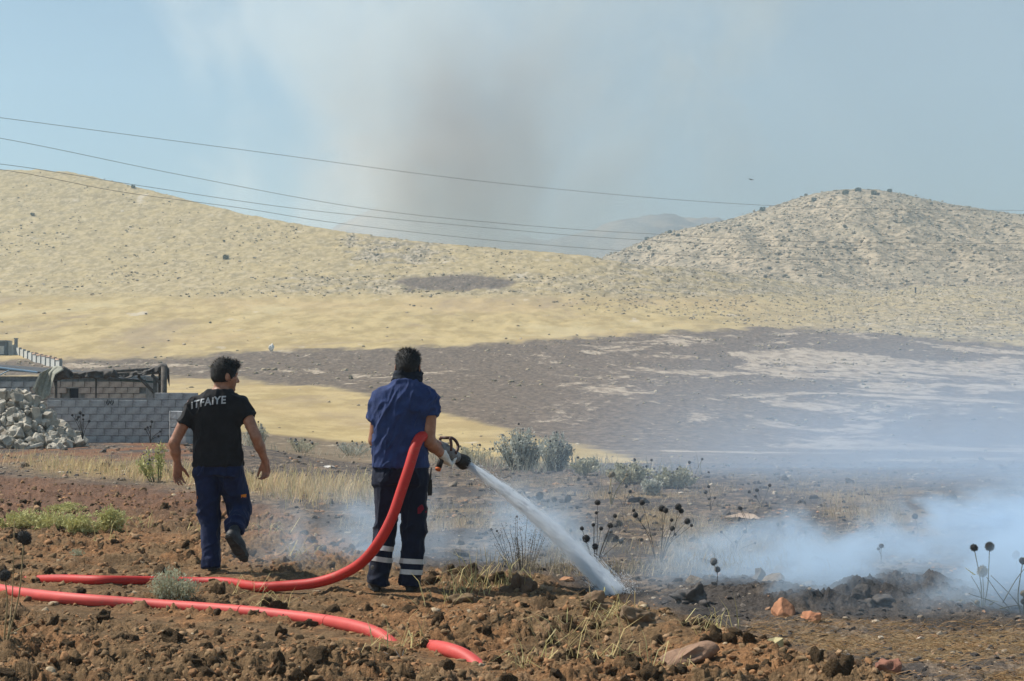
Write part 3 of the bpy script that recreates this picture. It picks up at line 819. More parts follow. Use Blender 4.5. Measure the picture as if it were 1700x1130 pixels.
# ------------------------------------------------------------------ people: signed-distance figures
class SDF:
    def __init__(s, lo, hi, h):
        s.lo = np.array(lo, float); s.h = h
        s.n = np.ceil((np.array(hi) - s.lo) / h).astype(int) + 1
        s.D = np.full(s.n, 0.2, np.float32)
    def _sub(s, lo, hi):
        a = np.clip(np.floor((np.array(lo) - s.lo) / s.h).astype(int), 0, s.n); b = np.clip(np.ceil((np.array(hi) - s.lo) / s.h).astype(int) + 1, 0, s.n)
        sl = tuple(slice(i, j) for i, j in zip(a, b))
        g = np.meshgrid(*[s.lo[k] + s.h * np.arange(a[k], b[k]) for k in range(3)], indexing='ij')
        return sl, g
    def put(s, sl, d, k, op):
        A = s.D[sl]; d = d.astype(np.float32)
        if op == 'add':
            if k > 0:
                h = np.clip(.5 + .5 * (d - A) / k, 0, 1); s.D[sl] = d * (1 - h) + A * h - k * h * (1 - h)
            else: s.D[sl] = np.minimum(A, d)
        elif op == 'sub': s.D[sl] = np.maximum(A, -d)
    def cap(s, a, b, ra, rb, k=.02, op='add', flat=None, fs=1.0, cut=False):
        """tapered limb; flat: axis that is squeezed by fs; cut: flat end at b"""
        a = np.array(a, float); b = np.array(b, float); m = max(ra, rb) + .07
        sl, (x, y, z) = s._sub(np.minimum(a, b) - m, np.maximum(a, b) + m)
        px, py, pz = x - a[0], y - a[1], z - a[2]; ab = b - a; L2 = ab @ ab + 1e-9
        t = np.clip((px * ab[0] + py * ab[1] + pz * ab[2]) / L2, 0, 1)
        rx, ry, rz = px - t * ab[0], py - t * ab[1], pz - t * ab[2]
        if flat is not None:
            f = np.array(flat, float); f /= np.linalg.norm(f)
            q = (rx * f[0] + ry * f[1] + rz * f[2]) * (1 / fs - 1)
            rx, ry, rz = rx + q * f[0], ry + q * f[1], rz + q * f[2]
        d = np.sqrt(rx * rx + ry * ry + rz * rz) - (ra + (rb - ra) * t)
        if cut:
            u = ab / math.sqrt(L2); d = np.maximum(d, (x - b[0]) * u[0] + (y - b[1]) * u[1] + (z - b[2]) * u[2])
        s.put(sl, d, k, op)
    def ell(s, c, R, axes=None, k=.02, op='add'):
        c = np.array(c, float); R = np.array(R, float); m = R.max() + .07
        sl, (x, y, z) = s._sub(c - m, c + m)
        ax = np.eye(3) if axes is None else np.array(axes, float)
        q = [((x - c[0]) * a[0] + (y - c[1]) * a[1] + (z - c[2]) * a[2]) / r for a, r in zip(ax, R)]
        d = (np.sqrt(q[0] ** 2 + q[1] ** 2 + q[2] ** 2) - 1) * R.min()
        s.put(sl, d, k, op)
    def stack(s, T, k=.03, e=2.4, op='add'):
        """torso as a stack of ovals: rows z,cx,cy,a,b"""
        T = np.array(sorted(T), float); m = .1
        lo = [(T[:, 1] - T[:, 3]).min() - m, (T[:, 2] - T[:, 4]).min() - m, T[0, 0] - m]; hi = [(T[:, 1] + T[:, 3]).max() + m, (T[:, 2] + T[:, 4]).max() + m, T[-1, 0] + m]
        sl, (x, y, z) = s._sub(lo, hi); z1 = z[0, 0, :]
        zi = np.linspace(T[0, 0], T[-1, 0], 60)
        def it(j):
            v = np.interp(zi, T[:, 0], T[:, j]); v = np.convolve(np.pad(v, 3, 'edge'), np.ones(7) / 7, 'valid')
            return np.interp(z1, zi, v)[None, None, :]
        cx, cy, a, b = it(1), it(2), it(3), it(4)
        q = (np.abs((x - cx) / a) ** e + np.abs((y - cy) / b) ** e) ** (1 / e)
        d = (q - 1) * np.minimum(a, b)
        d = np.maximum(d, np.maximum(T[0, 0] - z, z - T[-1, 0]))
        s.put(sl, d, k, op)
    def below(s, fn):
        """keep only what lies above fn(x, y)"""
        g = np.meshgrid(*[s.lo[k] + s.h * np.arange(s.n[k]) for k in range(3)], indexing='ij')
        s.D = np.maximum(s.D, (fn(g[0], g[1]) - g[2]).astype(np.float32))
    def mesh(s):
        D = s.D; I = D < 0; nx, ny, nz = D.shape
        cs = [(a, b, c) for a in (0, 1) for b in (0, 1) for c in (0, 1)]
        def cn(A, o): return A[o[0]:nx - 1 + o[0], o[1]:ny - 1 + o[1], o[2]:nz - 1 + o[2]]
        al = cn(I, cs[0]).copy(); an = al.copy()
        for o in cs[1:]: al &= cn(I, o); an |= cn(I, o)
        act = an & ~al; ids = np.argwhere(act); N = len(ids)
        imap = np.full(act.shape, -1, np.int64); imap[tuple(ids.T)] = np.arange(N)
        val = {o: D[ids[:, 0] + o[0], ids[:, 1] + o[1], ids[:, 2] + o[2]].astype(float) for o in cs}
        acc = np.zeros((N, 3)); cnt = np.zeros(N)
        for o in cs:
            for ax in range(3):
                if o[ax]: continue
                q = list(o); q[ax] = 1; q = tuple(q); d0, d1 = val[o], val[q]; m = (d0 < 0) != (d1 < 0)
                t = np.where(m, d0 / np.where(m, d0 - d1, 1), 0)
                pt = np.tile(np.array(o, float), (N, 1)); pt[:, ax] += t
                acc += pt * m[:, None]; cnt += m
        V = s.lo + s.h * (ids + acc / cnt[:, None])
        Fs = []
        for ax in range(3):
            b, c = [(1, 2), (2, 0), (0, 1)][ax]
            sl0 = [slice(None)] * 3; sl1 = [slice(None)] * 3; sl0[ax] = slice(0, -1); sl1[ax] = slice(1, None)
            m = I[tuple(sl0)] != I[tuple(sl1)]; e = np.argwhere(m)
            ok = (e[:, b] > 0) & (e[:, c] > 0) & (e[:, b] < D.shape[b] - 1) & (e[:, c] < D.shape[c] - 1); e = e[ok]
            q = []
            for db, dc in ((-1, -1), (0, -1), (0, 0), (-1, 0)):
                w = e.copy(); w[:, b] += db; w[:, c] += dc; q.append(imap[tuple(w.T)])
            q = np.stack(q, 1); flip = ~I[tuple(e.T)]
            q[flip] = q[flip][:, ::-1]; Fs.append(q)
        return V, np.concatenate(Fs)

def vnormals(V, Fq):
    n = np.cross(V[Fq[:, 2]] - V[Fq[:, 0]], V[Fq[:, 3]] - V[Fq[:, 1]])
    N = np.zeros_like(V)
    for k in range(4): np.add.at(N, Fq[:, k], n)
    return N / (np.linalg.norm(N, axis=1)[:, None] + 1e-12)

def relax(V, Fq, it=2, lam=.5):
    for _ in range(it):
        A = np.zeros_like(V); C = np.zeros(len(V))
        for k in range(4):
            np.add.at(A, Fq[:, k], V[Fq[:, (k + 1) % 4]]); np.add.at(C, Fq[:, k], 1)
        V = V + lam * (A / C[:, None] - V)
    return V

def folds(V, Fq, dirs, amp, seed):
    """cloth folds: dirs = list of (axis along the fold, spacing m, weight fn)"""
    N = vnormals(V, Fq); d = np.zeros(len(V))
    for k, (ax, sp, wf) in enumerate(dirs):
        ax = np.array(ax, float); ax /= np.linalg.norm(ax)
        al = (V @ ax)[:, None] * ax; Q = al * .13 + (V - al)
        w = V + .03 * np.stack([vn3(*(V * 9 + 3 * j + seed).T, j) for j in range(3)], 1)
        Q = Q + (w - V)
        r = 1 - np.abs(vn3(Q[:, 0] / sp, Q[:, 1] / sp, Q[:, 2] / sp, seed + 11 * k))
        d += (r ** 4 - .4) * (wf(V) if wf else 1.0)
    d += .25 * vn3(V[:, 0] * 30, V[:, 1] * 30, V[:, 2] * 30, seed + 5)
    return V + N * (amp * d)[:, None]

def unit(v): v = np.array(v, float); return v / np.linalg.norm(v)

def rotv(v, ax, a):
    v = np.array(v, float); ax = unit(ax)
    return v * math.cos(a) + np.cross(ax, v) * math.sin(a) + ax * (ax @ v) * (1 - math.cos(a))

def hand(S, w, d, lat, curls, thumb, k=.006, fat=1.0, spread=.05):
    """palm, five fingers; d along the hand, lat towards the thumb side, palm faces d x lat turned by curl axis"""
    w = np.array(w, float); d = unit(d); lat = unit(np.array(lat) - d * (np.array(lat) @ d)); pn = np.cross(lat, d)
    if thumb[0] < 0: pn = -pn
    for o in (.030, .010, -.011, -.030):
        S.cap(w + lat * o * .55, w + d * .088 + lat * o, .0165 * fat, .0135 * fat, .018)
    for i, (o, L) in enumerate(zip((.031, .0105, -.0105, -.030), (1.0, 1.09, 1.02, .80))):
        p = w + d * .086 + lat * o; dr = unit(d + lat * spread * (1.5 - i)); c = curls[i]
        for sg, (ln, r0, r1, cc) in enumerate(((.046, .0098, .0092, c[0]), (.028, .0092, .0084, c[1]), (.022, .0084, .0070, c[2]))):
            dr = unit(rotv(dr, np.cross(dr, pn), cc)); q = p + dr * ln * L
            S.cap(p, q, r0 * fat, r1 * fat, k); p = q
    t0 = w + d * .026 + lat * .026 + pn * .008; td = unit(d * thumb[1] + lat * thumb[2] + pn * thumb[3])
    t1 = t0 + td * .046; td2 = unit(td + d * .45); t2 = t1 + td2 * .034; td3 = unit(td2 + d * .2 + pn * .15); t3 = t2 + td3 * .027
    S.cap(t0, t1, .0155 * fat, .0125 * fat, .014); S.cap(t1, t2, .0118 * fat, .0105 * fat, k); S.cap(t2, t3, .0105 * fat, .0082 * fat, k)

def head(S, c, f, nk, up=(0, 0, 1), sc=1.0):
    f = unit(f); u = unit(np.array(up, float) - f * (np.array(up) @ f)); r = np.cross(f, u); c = np.array(c, float)
    A = lambda x, y, z: c + sc * (r * x + f * y + u * z)
    S.ell(A(0, -.008, .022), np.array((.0755, .094, .094)) * sc, (r, f, u), 0)
    S.cap(A(0, .035, -.02), A(0, .052, -.082), .060 * sc, .036 * sc, .03, flat=r, fs=1.0)
    S.ell(A(0, .03, -.035), np.array((.064, .062, .07)) * sc, (r, f, u), .02)
    S.cap(A(0, .088, .008), A(0, .112, -.034), .0085 * sc, .0125 * sc, .010)
    S.cap(A(-.011, .098, -.037), A(.011, .098, -.037), .009 * sc, .009 * sc, .008)
    S.cap(A(-.038, .076, .022), A(.038, .076, .022), .013 * sc, .013 * sc, .014)
    S.cap(A(-.018, .083, -.064), A(.018, .083, -.064), .0075 * sc, .0075 * sc, .008)
    S.cap(A(-.014, .082, -.075), A(.014, .082, -.075), .0075 * sc, .0075 * sc, .008)
    S.ell(A(0, .078, -.103), np.array((.022, .018, .017)) * sc, (r, f, u), .014)
    for sd in (-1, 1):
        S.ell(A(sd * .030, .084, .006), np.array((.014, .010, .008)) * sc, (r, f, u), 0, 'sub')
        S.ell(A(sd * .046, .058, -.022), np.array((.018, .022, .016)) * sc, (r, f, u), .014)
        ea = unit(r * sd * .5 - f * .85)
        S.ell(A(sd * .083, -.012, -.010), np.array((.0085, .021, .034)) * sc, (unit(r * sd + f * .45), ea, u), .006)
        S.ell(A(sd * .092, -.004, -.008), np.array((.006, .011, .020)) * sc, (unit(r * sd + f * .45), ea, u), 0, 'sub')
    S.cap(nk, A(0, -.020, -.06), .060 * sc, .055 * sc, .03)
    return A, (r, f, u)

def hair_mesh(lo, hi, A, ax, sc, top=.016, line=-.045, seed=3, spike=.006):
    r, f, u = ax
    S = SDF(lo, hi, .0055)
    S.ell(A(0, -.010, .026), np.array((.087, .102, .090 + top)) * sc, (r, f, u), 0)
    S.ell(A(0, .055, .092), np.array((.066, .052, .032)) * sc, (r, f, u), .02)
    S.ell(A(0, -.045, -.008), np.array((.070, .062, .058)) * sc, (r, f, u), .02)
    S.ell(A(0, .155, -.03), np.array((.125, .115, .098)) * sc, (r, f, u), 0, 'sub')       # face
    for sd in (-1, 1): S.ell(A(sd * .095, .004, -.03), np.array((.03, .030, .050)) * sc, (r, f, u), 0, 'sub')   # round the ears
    c = A(0, 0, 0)
    def cutp(x, y):
        return None
    g = np.meshgrid(*[S.lo[k] + S.h * np.arange(S.n[k]) for k in range(3)], indexing='ij')
    zz = sum((g[i] - c[i]) * u[i] for i in range(3)); yy = sum((g[i] - c[i]) * f[i] for i in range(3))
    S.D = np.maximum(S.D, (line * sc - zz + .25 * np.maximum(yy, -.04)).astype(np.float32))
    V, Q = S.mesh(); V = relax(V, Q, 1)
    N = vnormals(V, Q)
    w = np.clip(((V - c) @ u) / (.1 * sc), .1, 1)
    q = V * 120; d = .8 * np.abs(vn3(q[:, 0], q[:, 1], q[:, 2] * .5, seed)) + .5 * vn3(*(V * 160).T, seed + 1)
    V = V + N * (d * spike * w)[:, None]
    # short strands standing off the cap and over its edge
    rr = np.random.default_rng(seed); N = vnormals(V, Q); k = rr.integers(0, len(V), 2600); p = V[k]; nn = N[k]
    dn = -u[None] * .9 + f[None] * .15 - nn * 0; dn = dn - nn * (dn * nn).sum(1)[:, None]
    upw = np.clip((p - c) @ u / (.1 * sc), 0, 1)[:, None]
    d_ = dn * (.9 - .6 * upw) + nn * (.35 + .55 * upw) + rr.normal(size=p.shape) * .30; d_ /= np.linalg.norm(d_, axis=1)[:, None]
    L = rr.uniform(.008, .020, (len(k), 1)) * (.8 + .7 * upw); sdv = np.cross(d_, nn + .01); sdv /= np.linalg.norm(sdv, axis=1)[:, None] + 1e-6
    a0 = p - sdv * .0016; a1 = p + sdv * .0016; b1 = p + d_ * L + sdv * .0004; b0 = p + d_ * L - sdv * .0004
    W = np.stack([a0, a1, b1, b0], 1).reshape(-1, 3)
    return np.concatenate([V, W]), np.concatenate([Q, np.arange(len(W)).reshape(-1, 4) + len(V)])

def sd_obj(name, VQ, mat, parent=None, smooth=True):
    return obj(name, raw_mesh(name, VQ[0], VQ[1], smooth), mat, parent)

# materials of the figures
def cloth(name, col, rough=.85, weave=900, b=.25, sheen=.06):
    t = NT(name); p = t.pos('Object')
    c = t.mix(t.ss(.35, .65, t.noise(p, 14, 4)), tuple(k * .86 for k in col), tuple(k * 1.12 for k in col))
    t.bsdf(c, rough, t.bump(t.math('ADD', t.noise(t.vmul(p, (1, 1, .45)), 26, 5, .62, .8), t.math('MULTIPLY', t.noise(p, 240, 2), .15)), b * 2.2, .014), .2, Sheen_Weight=sheen)
    return t.m
t = NT('skin'); p = t.pos('Object')
t.bsdf(t.mix(t.ss(.35, .7, t.noise(p, 18, 4)), (.29, .135, .080), (.40, .20, .125)), .5, t.bump(t.noise(p, 240, 2), .12, .003), .4, Subsurface_Weight=.08, Subsurface_Scale=.01)
M_skin = t.m
M_hair = simple('black_hair', (.012, .011, .011), .55, .3, 90, .5, 300, .35)
M_blackshirt = cloth('black_jersey', (.016, .016, .018))
M_blueshirt = cloth('blue_jersey', (.028, .048, .138))
M_bluetrouser = cloth('blue_twill', (.012, .020, .062), .8)
M_navytrouser = cloth('navy_twill', (.009, .013, .030), .8)
M_gaiter = cloth('dark_fleece', (.010, .014, .024), .9)
M_boot = simple('dark_leather', (.035, .034, .035), .55, .25, 20, .3, 80, .4)
M_sole = simple('rubber_sole', (.055, .053, .050), .8, .3, 25, .4, 60, .2)
M_reflect = simple('reflective_tape', (.52, .53, .53), .45, .08, 30, .05, 200, .5)
M_orange = simple('orange_thread', (.70, .22, .02), .7, .1)
M_redpatch = simple('red_patch', (.18, .012, .03), .8, .15, 40)
M_glove = simple('white_glove', (.66, .66, .64), .7, .12, 30, .3, 160)
M_eye = simple('eye_white', (.7, .68, .65), .3, .05)
M_brow = simple('eyebrow_hair', (.015, .012, .010), .7, .2, 90)

def boot(name, heel, toe, up, parent, sole_t=.022):
    """boot with its sole: heel and toe are points on the sole's underside centre line"""
    heel = np.array(heel, float); toe = np.array(toe, float); d = unit(toe - heel); u = unit(np.array(up, float) - d * (np.array(up) @ d)); r = np.cross(d, u)
    L = np.linalg.norm(toe - heel)
    lo = np.minimum(np.minimum(heel, toe), heel + u * .16) - .09; hi = np.maximum(np.maximum(heel, toe), heel + u * .16) + .09
    S = SDF(lo, hi, .006)
    S.cap(heel + d * .045 + u * .045, heel + d * .15 + u * .05, .040, .043, .0)
    S.cap(heel + d * .15 + u * .052, toe - d * .045 + u * .036, .044, .036, .03)
    S.cap(heel + d * .05 + u * .06, heel + d * .045 + u * .16, .044, .046, .03)
    S.cap(heel + d * .06 + u * .10, heel + d * .16 + u * .06, .036, .040, .03)
    V, Q = S.mesh(); V = relax(V, Q, 1)
    b = sd_obj(name, (V, Q), M_boot, parent)
    n = 26; V = []; Fs = []
    for lay, hh in enumerate((0.0, sole_t)):
        for i in range(n):
            a = 2 * math.pi * i / n; s = (1 - math.cos(a)) / 2                      # 0 heel .. 1 toe
            wd = (.036 + .015 * math.sin(min(1, max(0, (s - .25) / .75)) * math.pi * .72 + .2) - .004 * math.exp(-((s - .4) / .12) ** 2))
            V.append(heel + d * (L * (.5 - .5 * math.cos(a))) + r * (wd * abs(math.sin(a)) ** .75 * (1 if math.sin(a) > 0 else -1)) + u * hh)
    Fs = [tuple(range(n - 1, -1, -1)), tuple(range(n, 2 * n))] + [(i, (i + 1) % n, n + (i + 1) % n, n + i) for i in range(n)]
    mb = MB(); mb.add(V, Fs); mb.build('sole', M_sole, b)
    for i in range(8):                                                             # tread bars
        s = .07 + .115 * i
        if i == 4: continue
        tr = MB(); tr.box(heel + d * L * s - u * .0035, (.052 + .02 * (s > .5), .017, .008), Matrix((r, d, u)).transposed())
        tr.build('tread', M_sole, b)
    return b

from mathutils.bvhtree import BVHTree
def on_back(VQ):
    bv = BVHTree.FromPolygons([tuple(v) for v in VQ[0]], [tuple(int(i) for i in q) for q in VQ[1]])
    return bv

def band(name, VQ, cen, axis, rad, width, off, mat, parent, n=40, tilt=(0, 0, 0)):
    """strip that lies round a trouser leg"""
    bv = on_back(VQ); ax = unit(np.array(axis, float) + np.array(tilt)); a = unit(np.cross(ax, (0, 1, 0))); b = np.cross(ax, a)
    V = []; Fs = []
    for j, w in enumerate((-width / 2, 0, width / 2)):
        for i in range(n):
            t = 2 * math.pi * i / n; dr = a * math.cos(t) + b * math.sin(t); o = np.array(cen) + ax * w + dr * (rad * 1.5)
            h = bv.ray_cast(Vector(o), Vector(-dr), rad * 1.5)
            q = np.array(h[0]) if h[0] is not None else np.array(cen) + ax * w + dr * rad
            V.append(q + dr * off)
    Vi = [np.array(v) - (np.array(v) - np.array(cen) - ax * ((np.array(v) - np.array(cen)) @ ax)) * .06 for v in V]
    m = len(V)
    for j in range(2):
        for i in range(n):
            k = (i + 1) % n; Fs.append((j * n + i, j * n + k, (j + 1) * n + k, (j + 1) * n + i))
    mb = MB(); mb.add(V, Fs); return mb.build(name, mat, parent, True)

def patch(name, VQ, pts, mat, parent, off=.004, thick=.004, dirn=(0, 1, 0)):
    """small cloth patch laid on the cloth: pts outline as (x,z); projected along dirn"""
    bv = on_back(VQ); d = Vector(unit(dirn)); V = []
    for (o) in pts:
        st = Vector(o) - d * .5; h = bv.ray_cast(st, d, 1.2)
        q = h[0] if h[0] is not None else Vector(o)
        V.append(np.array(q - d * off))
    n = len(V); V2 = [v - np.array(d) * thick for v in V]
    mb = MB(); mb.add(V + V2, [tuple(range(n)), tuple(range(2 * n - 1, n - 1, -1))] + [(i, n + i, n + (i + 1) % n, (i + 1) % n) for i in range(n)])
    return mb.build(name, mat, parent)

def eyes(A, ax, parent, sc):
    for sd in (-1, 1):
        V, Fs = ico(2); o = obj('eye', raw_mesh('eye', V * .0105 * sc + A(sd * .030, .0745, .006), Fs), M_eye, parent)
        mb = MB(); mb.tube([A(sd * .014, .0905, .024), A(sd * .032, .089, .029), A(sd * .048, .078, .024)], [.004, .0045, .003], 6); mb.build('eyebrow', M_brow, parent)

# ---- the walking man
LO, HI = (-.48, -.40, -.03), (.60, .42, 1.80)
B = SDF(LO, HI, .0064)
B.stack([(.78, .045, 0, .16, .10), (.95, .045, 0, .15, .095), (1.1, .04, 0, .145, .09), (1.3, .04, 0, .17, .10), (1.40, .045, .0, .13, .075), (1.47, .05, .005, .06, .055)])
hipL, knL, anL = (-.045, 0, .83), (-.035, .02, .45), (.003, -.02, .07)
hipR, knR, anR = (.14, 0, .83), (.212, .11, .465), (.205, -.20, .315)
for a, b, c in ((hipL, knL, anL), (hipR, knR, anR)): B.cap(a, b, .08, .055, .03); B.cap(b, c, .055, .04, .02)
shL, elL, wrL = (-.160, 0, 1.345), (-.305, -.055, 1.035), (-.285, -.01, .862)
shR, elR, wrR = (.240, 0, 1.345), (.365, -.065, 1.085), (.430, .01, .885)
for sh, el, wr in ((shL, elL, wrL), (shR, elR, wrR)):
    sh, el, wr = map(np.array, (sh, el, wr)); B.cap(sh, el, .056, .0425, .03); B.cap(el, el * .62 + wr * .38, .041, .0425, .02); B.cap(el * .62 + wr * .38, wr, .0425, .0265, .02)
HC1 = np.array((.092, .035, 1.585)); FD1 = unit((.86, .50, -.10))
A1, AX1 = head(B, HC1, FD1, (.058, .010, 1.44), sc=1.06)
hand(B, wrL, (-.02, .10, -1), (.72, .70, 0), ((.35, .5, .3), (.25, .45, .35), (.2, .45, .35), (.2, .4, .3)), (-1, .75, .75, .25), spread=.09)
hand(B, wrR, (.10, .06, -1), (-.86, .50, 0), ((.45, .75, .5), (.45, .8, .5), (.5, .8, .5), (.5, .7, .5)), (1, .9, .5, .3), spread=.03)
VQ = B.mesh(); VQ = (relax(VQ[0], VQ[1], 1, .4), VQ[1])
man1 = sd_obj('person', VQ, M_skin); man1.location = G1
tagit(man1, "man in a black T-shirt and blue work trousers walking away, head turned to the right", "person", "firefighters in the field")
sd_obj('hair', hair_mesh(HC1 - .17, HC1 + .2, A1, AX1, 1.06, .018, -.048, 3, .006), M_hair, man1)
eyes(A1, AX1, man1, 1.06)
S = SDF((-.36, -.26, .80), (.46, .24, 1.58), .0068)
S.stack([(.845, .048, .0, .208, .128), (1.0, .042, 0, .200, .122), (1.18, .038, 0, .190, .122), (1.31, .040, 0, .202, .122), (1.385, .042, .0, .180, .110), (1.43, .047, .0, .150, .096), (1.460, .052, .004, .108, .084), (1.476, .056, .008, .086, .076)])
S.cap((-.145, 0, 1.345), (-.228, -.02, 1.185), .075, .073, .045, cut=True)
S.cap((.225, 0, 1.345), (.300, -.025, 1.235), .076, .073, .045, cut=True)
V, Q = S.mesh(); V = relax(V, Q, 2)
V = folds(V, Q, [((.25, 0, 1), .075, lambda v: .55 + .5 * sstep(1.2, .9, v[:, 2])), ((1, 0, .35), .085, lambda v: 1.1 * sstep(1.06, .9, v[:, 2])), ((.8, 0, -.6), .07, lambda v: sstep(.12, .24, np.abs(v[:, 0] - .04)) * sstep(1.0, 1.2, v[:, 2]))], .014, 3)
shirt1VQ = (V, Q)
shirt1 = sd_obj('shirt', shirt1VQ, M_blackshirt, man1)
# lettering on the back
fc = bpy.data.curves.new('lettering', 'FONT'); fc.body = "iTFAiYE"; fc.size = .085; fc.offset = .0022; fc.space_character = 1.12; fc.align_x = 'CENTER'
fo = bpy.data.objects.new('lettering_curve', fc); COL.objects.link(fo)
bpy.context.view_layer.update()
dg = bpy.context.evaluated_depsgraph_get()
lm = bpy.data.meshes.new_from_object(fo.evaluated_get(dg)); bpy.data.objects.remove(fo)
import bmesh
bm = bmesh.new(); bm.from_mesh(lm)
bmesh.ops.triangulate(bm, faces=bm.faces[:])
bmesh.ops.subdivide_edges(bm, edges=[e for e in bm.edges if e.calc_length() > .012], cuts=2, use_grid_fill=False)
bmesh.ops.triangulate(bm, faces=bm.faces[:])
bv = on_back(shirt1VQ); xs = [v.co.x for v in bm.verts]; W = max(xs) - min(xs); x0 = (max(xs) + min(xs)) / 2
for v in bm.verts:
    lx = (v.co.x - x0) / W * .285; lz = v.co.y * 1.02
    X_ = -.018 + lx; Z_ = 1.345 + lz + .16 * lx - .22 * lx * lx * 2
    h = bv.ray_cast(Vector((X_, -.6, Z_)), Vector((0, 1, 0)), 1.2)
    v.co = (X_, (h[0].y if h[0] is not None else -.11) - .0035, Z_)
bm.to_mesh(lm); bm.free()
obj('lettering', lm, simple('print_grey', (.42, .44, .46), .6, .05), shirt1)
S = SDF((-.22, -.36, -.02), (.36, .27, .96), .0068)
S.stack([(.77, .048, 0, .185, .122), (.86, .048, 0, .193, .120), (.93, .046, 0, .180, .112)])
S.cap((-.045, 0, .80), (-.03, .02, .43), .110, .086, .035); S.cap((-.03, .02, .43), (.003, -.02, .02), .080, .083, .03, cut=True)
S.cap((.14, .01, .80), (.212, .105, .475), .116, .098, .035); S.cap((.212, .105, .475), (.207, -.165, .335), .088, .082, .03, cut=True)
V, Q = S.mesh(); V = relax(V, Q, 2)
V = folds(V, Q, [((1, 0, .4), .075, lambda v: .35 + .9 * np.exp(-((v[:, 2] - .42) / .13) ** 2) + 1.1 * sstep(.17, .05, v[:, 2])), ((.1, 0, 1), .085, lambda v: .7)], .016, 9)
tr1VQ = (V, Q); tr1 = sd_obj('trousers', tr1VQ, M_bluetrouser, man1)
fl = patch('pocket_flap', tr1VQ, [(-.155, 0, .845), (-.045, 0, .85), (-.055, 0, .782), (-.10, 0, .765), (-.165, 0, .772)], M_bluetrouser, tr1, .006, .007)
patch('pocket_flap', tr1VQ, [(.14, 0, .845), (.245, 0, .84), (.25, 0, .765), (.19, 0, .76), (.145, 0, .775)], M_bluetrouser, tr1, .006, .007)
for xa, za, w in ((-.118, .575, .016), (.258, .585, .034)):
    patch('orange_mark', tr1VQ, [(xa - w / 2, 0, za), (xa + w / 2, 0, za + .004), (xa + w / 2, 0, za + .03), (xa - w / 2, 0, za + .026)], M_orange, tr1, .004, .003)
boot('boot', (.003, -.068, 0.0), (-.005, .22, 0.0), (0, 0, 1), man1)
boot('boot', (.165, -.285, .305), (.305, -.165, .075), (.25, .95, .55), man1)

# ---- the man with the hose
B = SDF((-.34, -.30, -.03), (.46, .58, 1.82), .0064)
B.stack([(.78, 0, 0, .16, .10), (.95, 0, 0, .15, .095), (1.1, .0, 0, .145, .09), (1.3, .02, .0, .17, .10), (1.42, .035, .005, .13, .075), (1.49, .04, .015, .06, .055)])
hipL, knL, anL = (-.09, 0, .83), (-.112, .03, .45), (-.168, .0, .07)
hipR, knR, anR = (.10, 0, .83), (.095, .02, .45), (.067, -.02, .07)
for a, b, c in ((hipL, knL, anL), (hipR, knR, anR)): B.cap(a, b, .08, .055, .03); B.cap(b, c, .055, .04, .02)
shL2, elL2, wrL2 = (-.145, .0, 1.40), (-.195, .07, 1.085), (.03, .30, 1.03)
shR2, elR2, wrR2 = (.210, .0, 1.40), (.205, -.03, 1.085), (.305, .155, .965)
for sh, el, wr in ((shL2, elL2, wrL2), (shR2, elR2, wrR2)):
    sh, el, wr = map(np.array, (sh, el, wr)); B.cap(sh, el, .060, .047, .03); B.cap(el, el * .65 + wr * .35, .046, .048, .02); B.cap(el * .65 + wr * .35, wr, .048, .030, .02)
HC2 = np.array((.050, .045, 1.622)); FD2 = unit((.10, .97, -.22))
A2, AX2 = head(B, HC2, FD2, (.038, .012, 1.47), sc=1.03)
hd2 = unit((.30, .75, -.60))
hand(B, wrR2, hd2, (-.75, .35, .35), ((.9, 1.1, .7),) * 4, (-1, .7, .8, .5), fat=.9)
hand(B, wrL2, (.62, .75, -.1), (0, .15, 1), ((.9, 1.1, .7),) * 4, (1, .7, .8, .5), fat=.9)
VQ = B.mesh(); VQ = (relax(VQ[0], VQ[1], 1, .4), VQ[1])
man2 = sd_obj('person', VQ, M_skin); man2.location = G2
tagit(man2, "man in a blue polo shirt and dark neck gaiter spraying water from the red hose", "person", "firefighters in the field")
sd_obj('hair', hair_mesh(HC2 - .17, HC2 + .2, A2, AX2, 1.03, .014, -.052, 5, .009), M_hair, man2)
eyes(A2, AX2, man2, 1.03)
S = SDF((HC2[0] - .18, HC2[1] - .2, 1.40), (HC2[0] + .18, HC2[1] + .2, 1.70), .006)
S.stack([(1.50, .040, .016, .104, .092), (1.525, .042, .020, .112, .100), (1.57, .046, .034, .108, .100), (1.607, .050, .046, .092, .094)], .01, 2.1)
V, Q = S.mesh(); V = relax(V, Q, 2); V = folds(V, Q, [((1, .2, .12), .05, None), ((1, .2, -.3), .06, None)], .012, 14)
sd_obj('neck_gaiter', (V, Q), M_gaiter, man2)
S = SDF((-.33, -.24, .83), (.34, .26, 1.60), .0068)
S.stack([(.885, -.002, .0, .210, .132), (1.05, -.010, 0, .199, .126), (1.20, -.008, 0, .196, .124), (1.34, .015, 0, .208, .126), (1.425, .030, .0, .182, .114), (1.475, .036, .004, .148, .100), (1.515, .041, .012, .112, .090), (1.535, .044, .018, .092, .084)])
S.cap((-.135, 0, 1.395), (-.178, .035, 1.235), .078, .076, .045, cut=True)
S.cap((.198, 0, 1.395), (.208, -.012, 1.262), .080, .077, .045, cut=True)
V, Q = S.mesh(); V = relax(V, Q, 2)
V = folds(V, Q, [((.62, 0, 1), .062, lambda v: 1.25 * sstep(.93, 1.05, v[:, 2]) * sstep(1.5, 1.38, v[:, 2])), ((.45, 0, 1), .05, lambda v: .6), ((0, 0, 1), .075, lambda v: .35), ((.8, 0, .5), .06, lambda v: 1.0 * sstep(.15, .20, v[:, 0]) * sstep(1.2, 1.26, v[:, 2]))], .0155, 21)
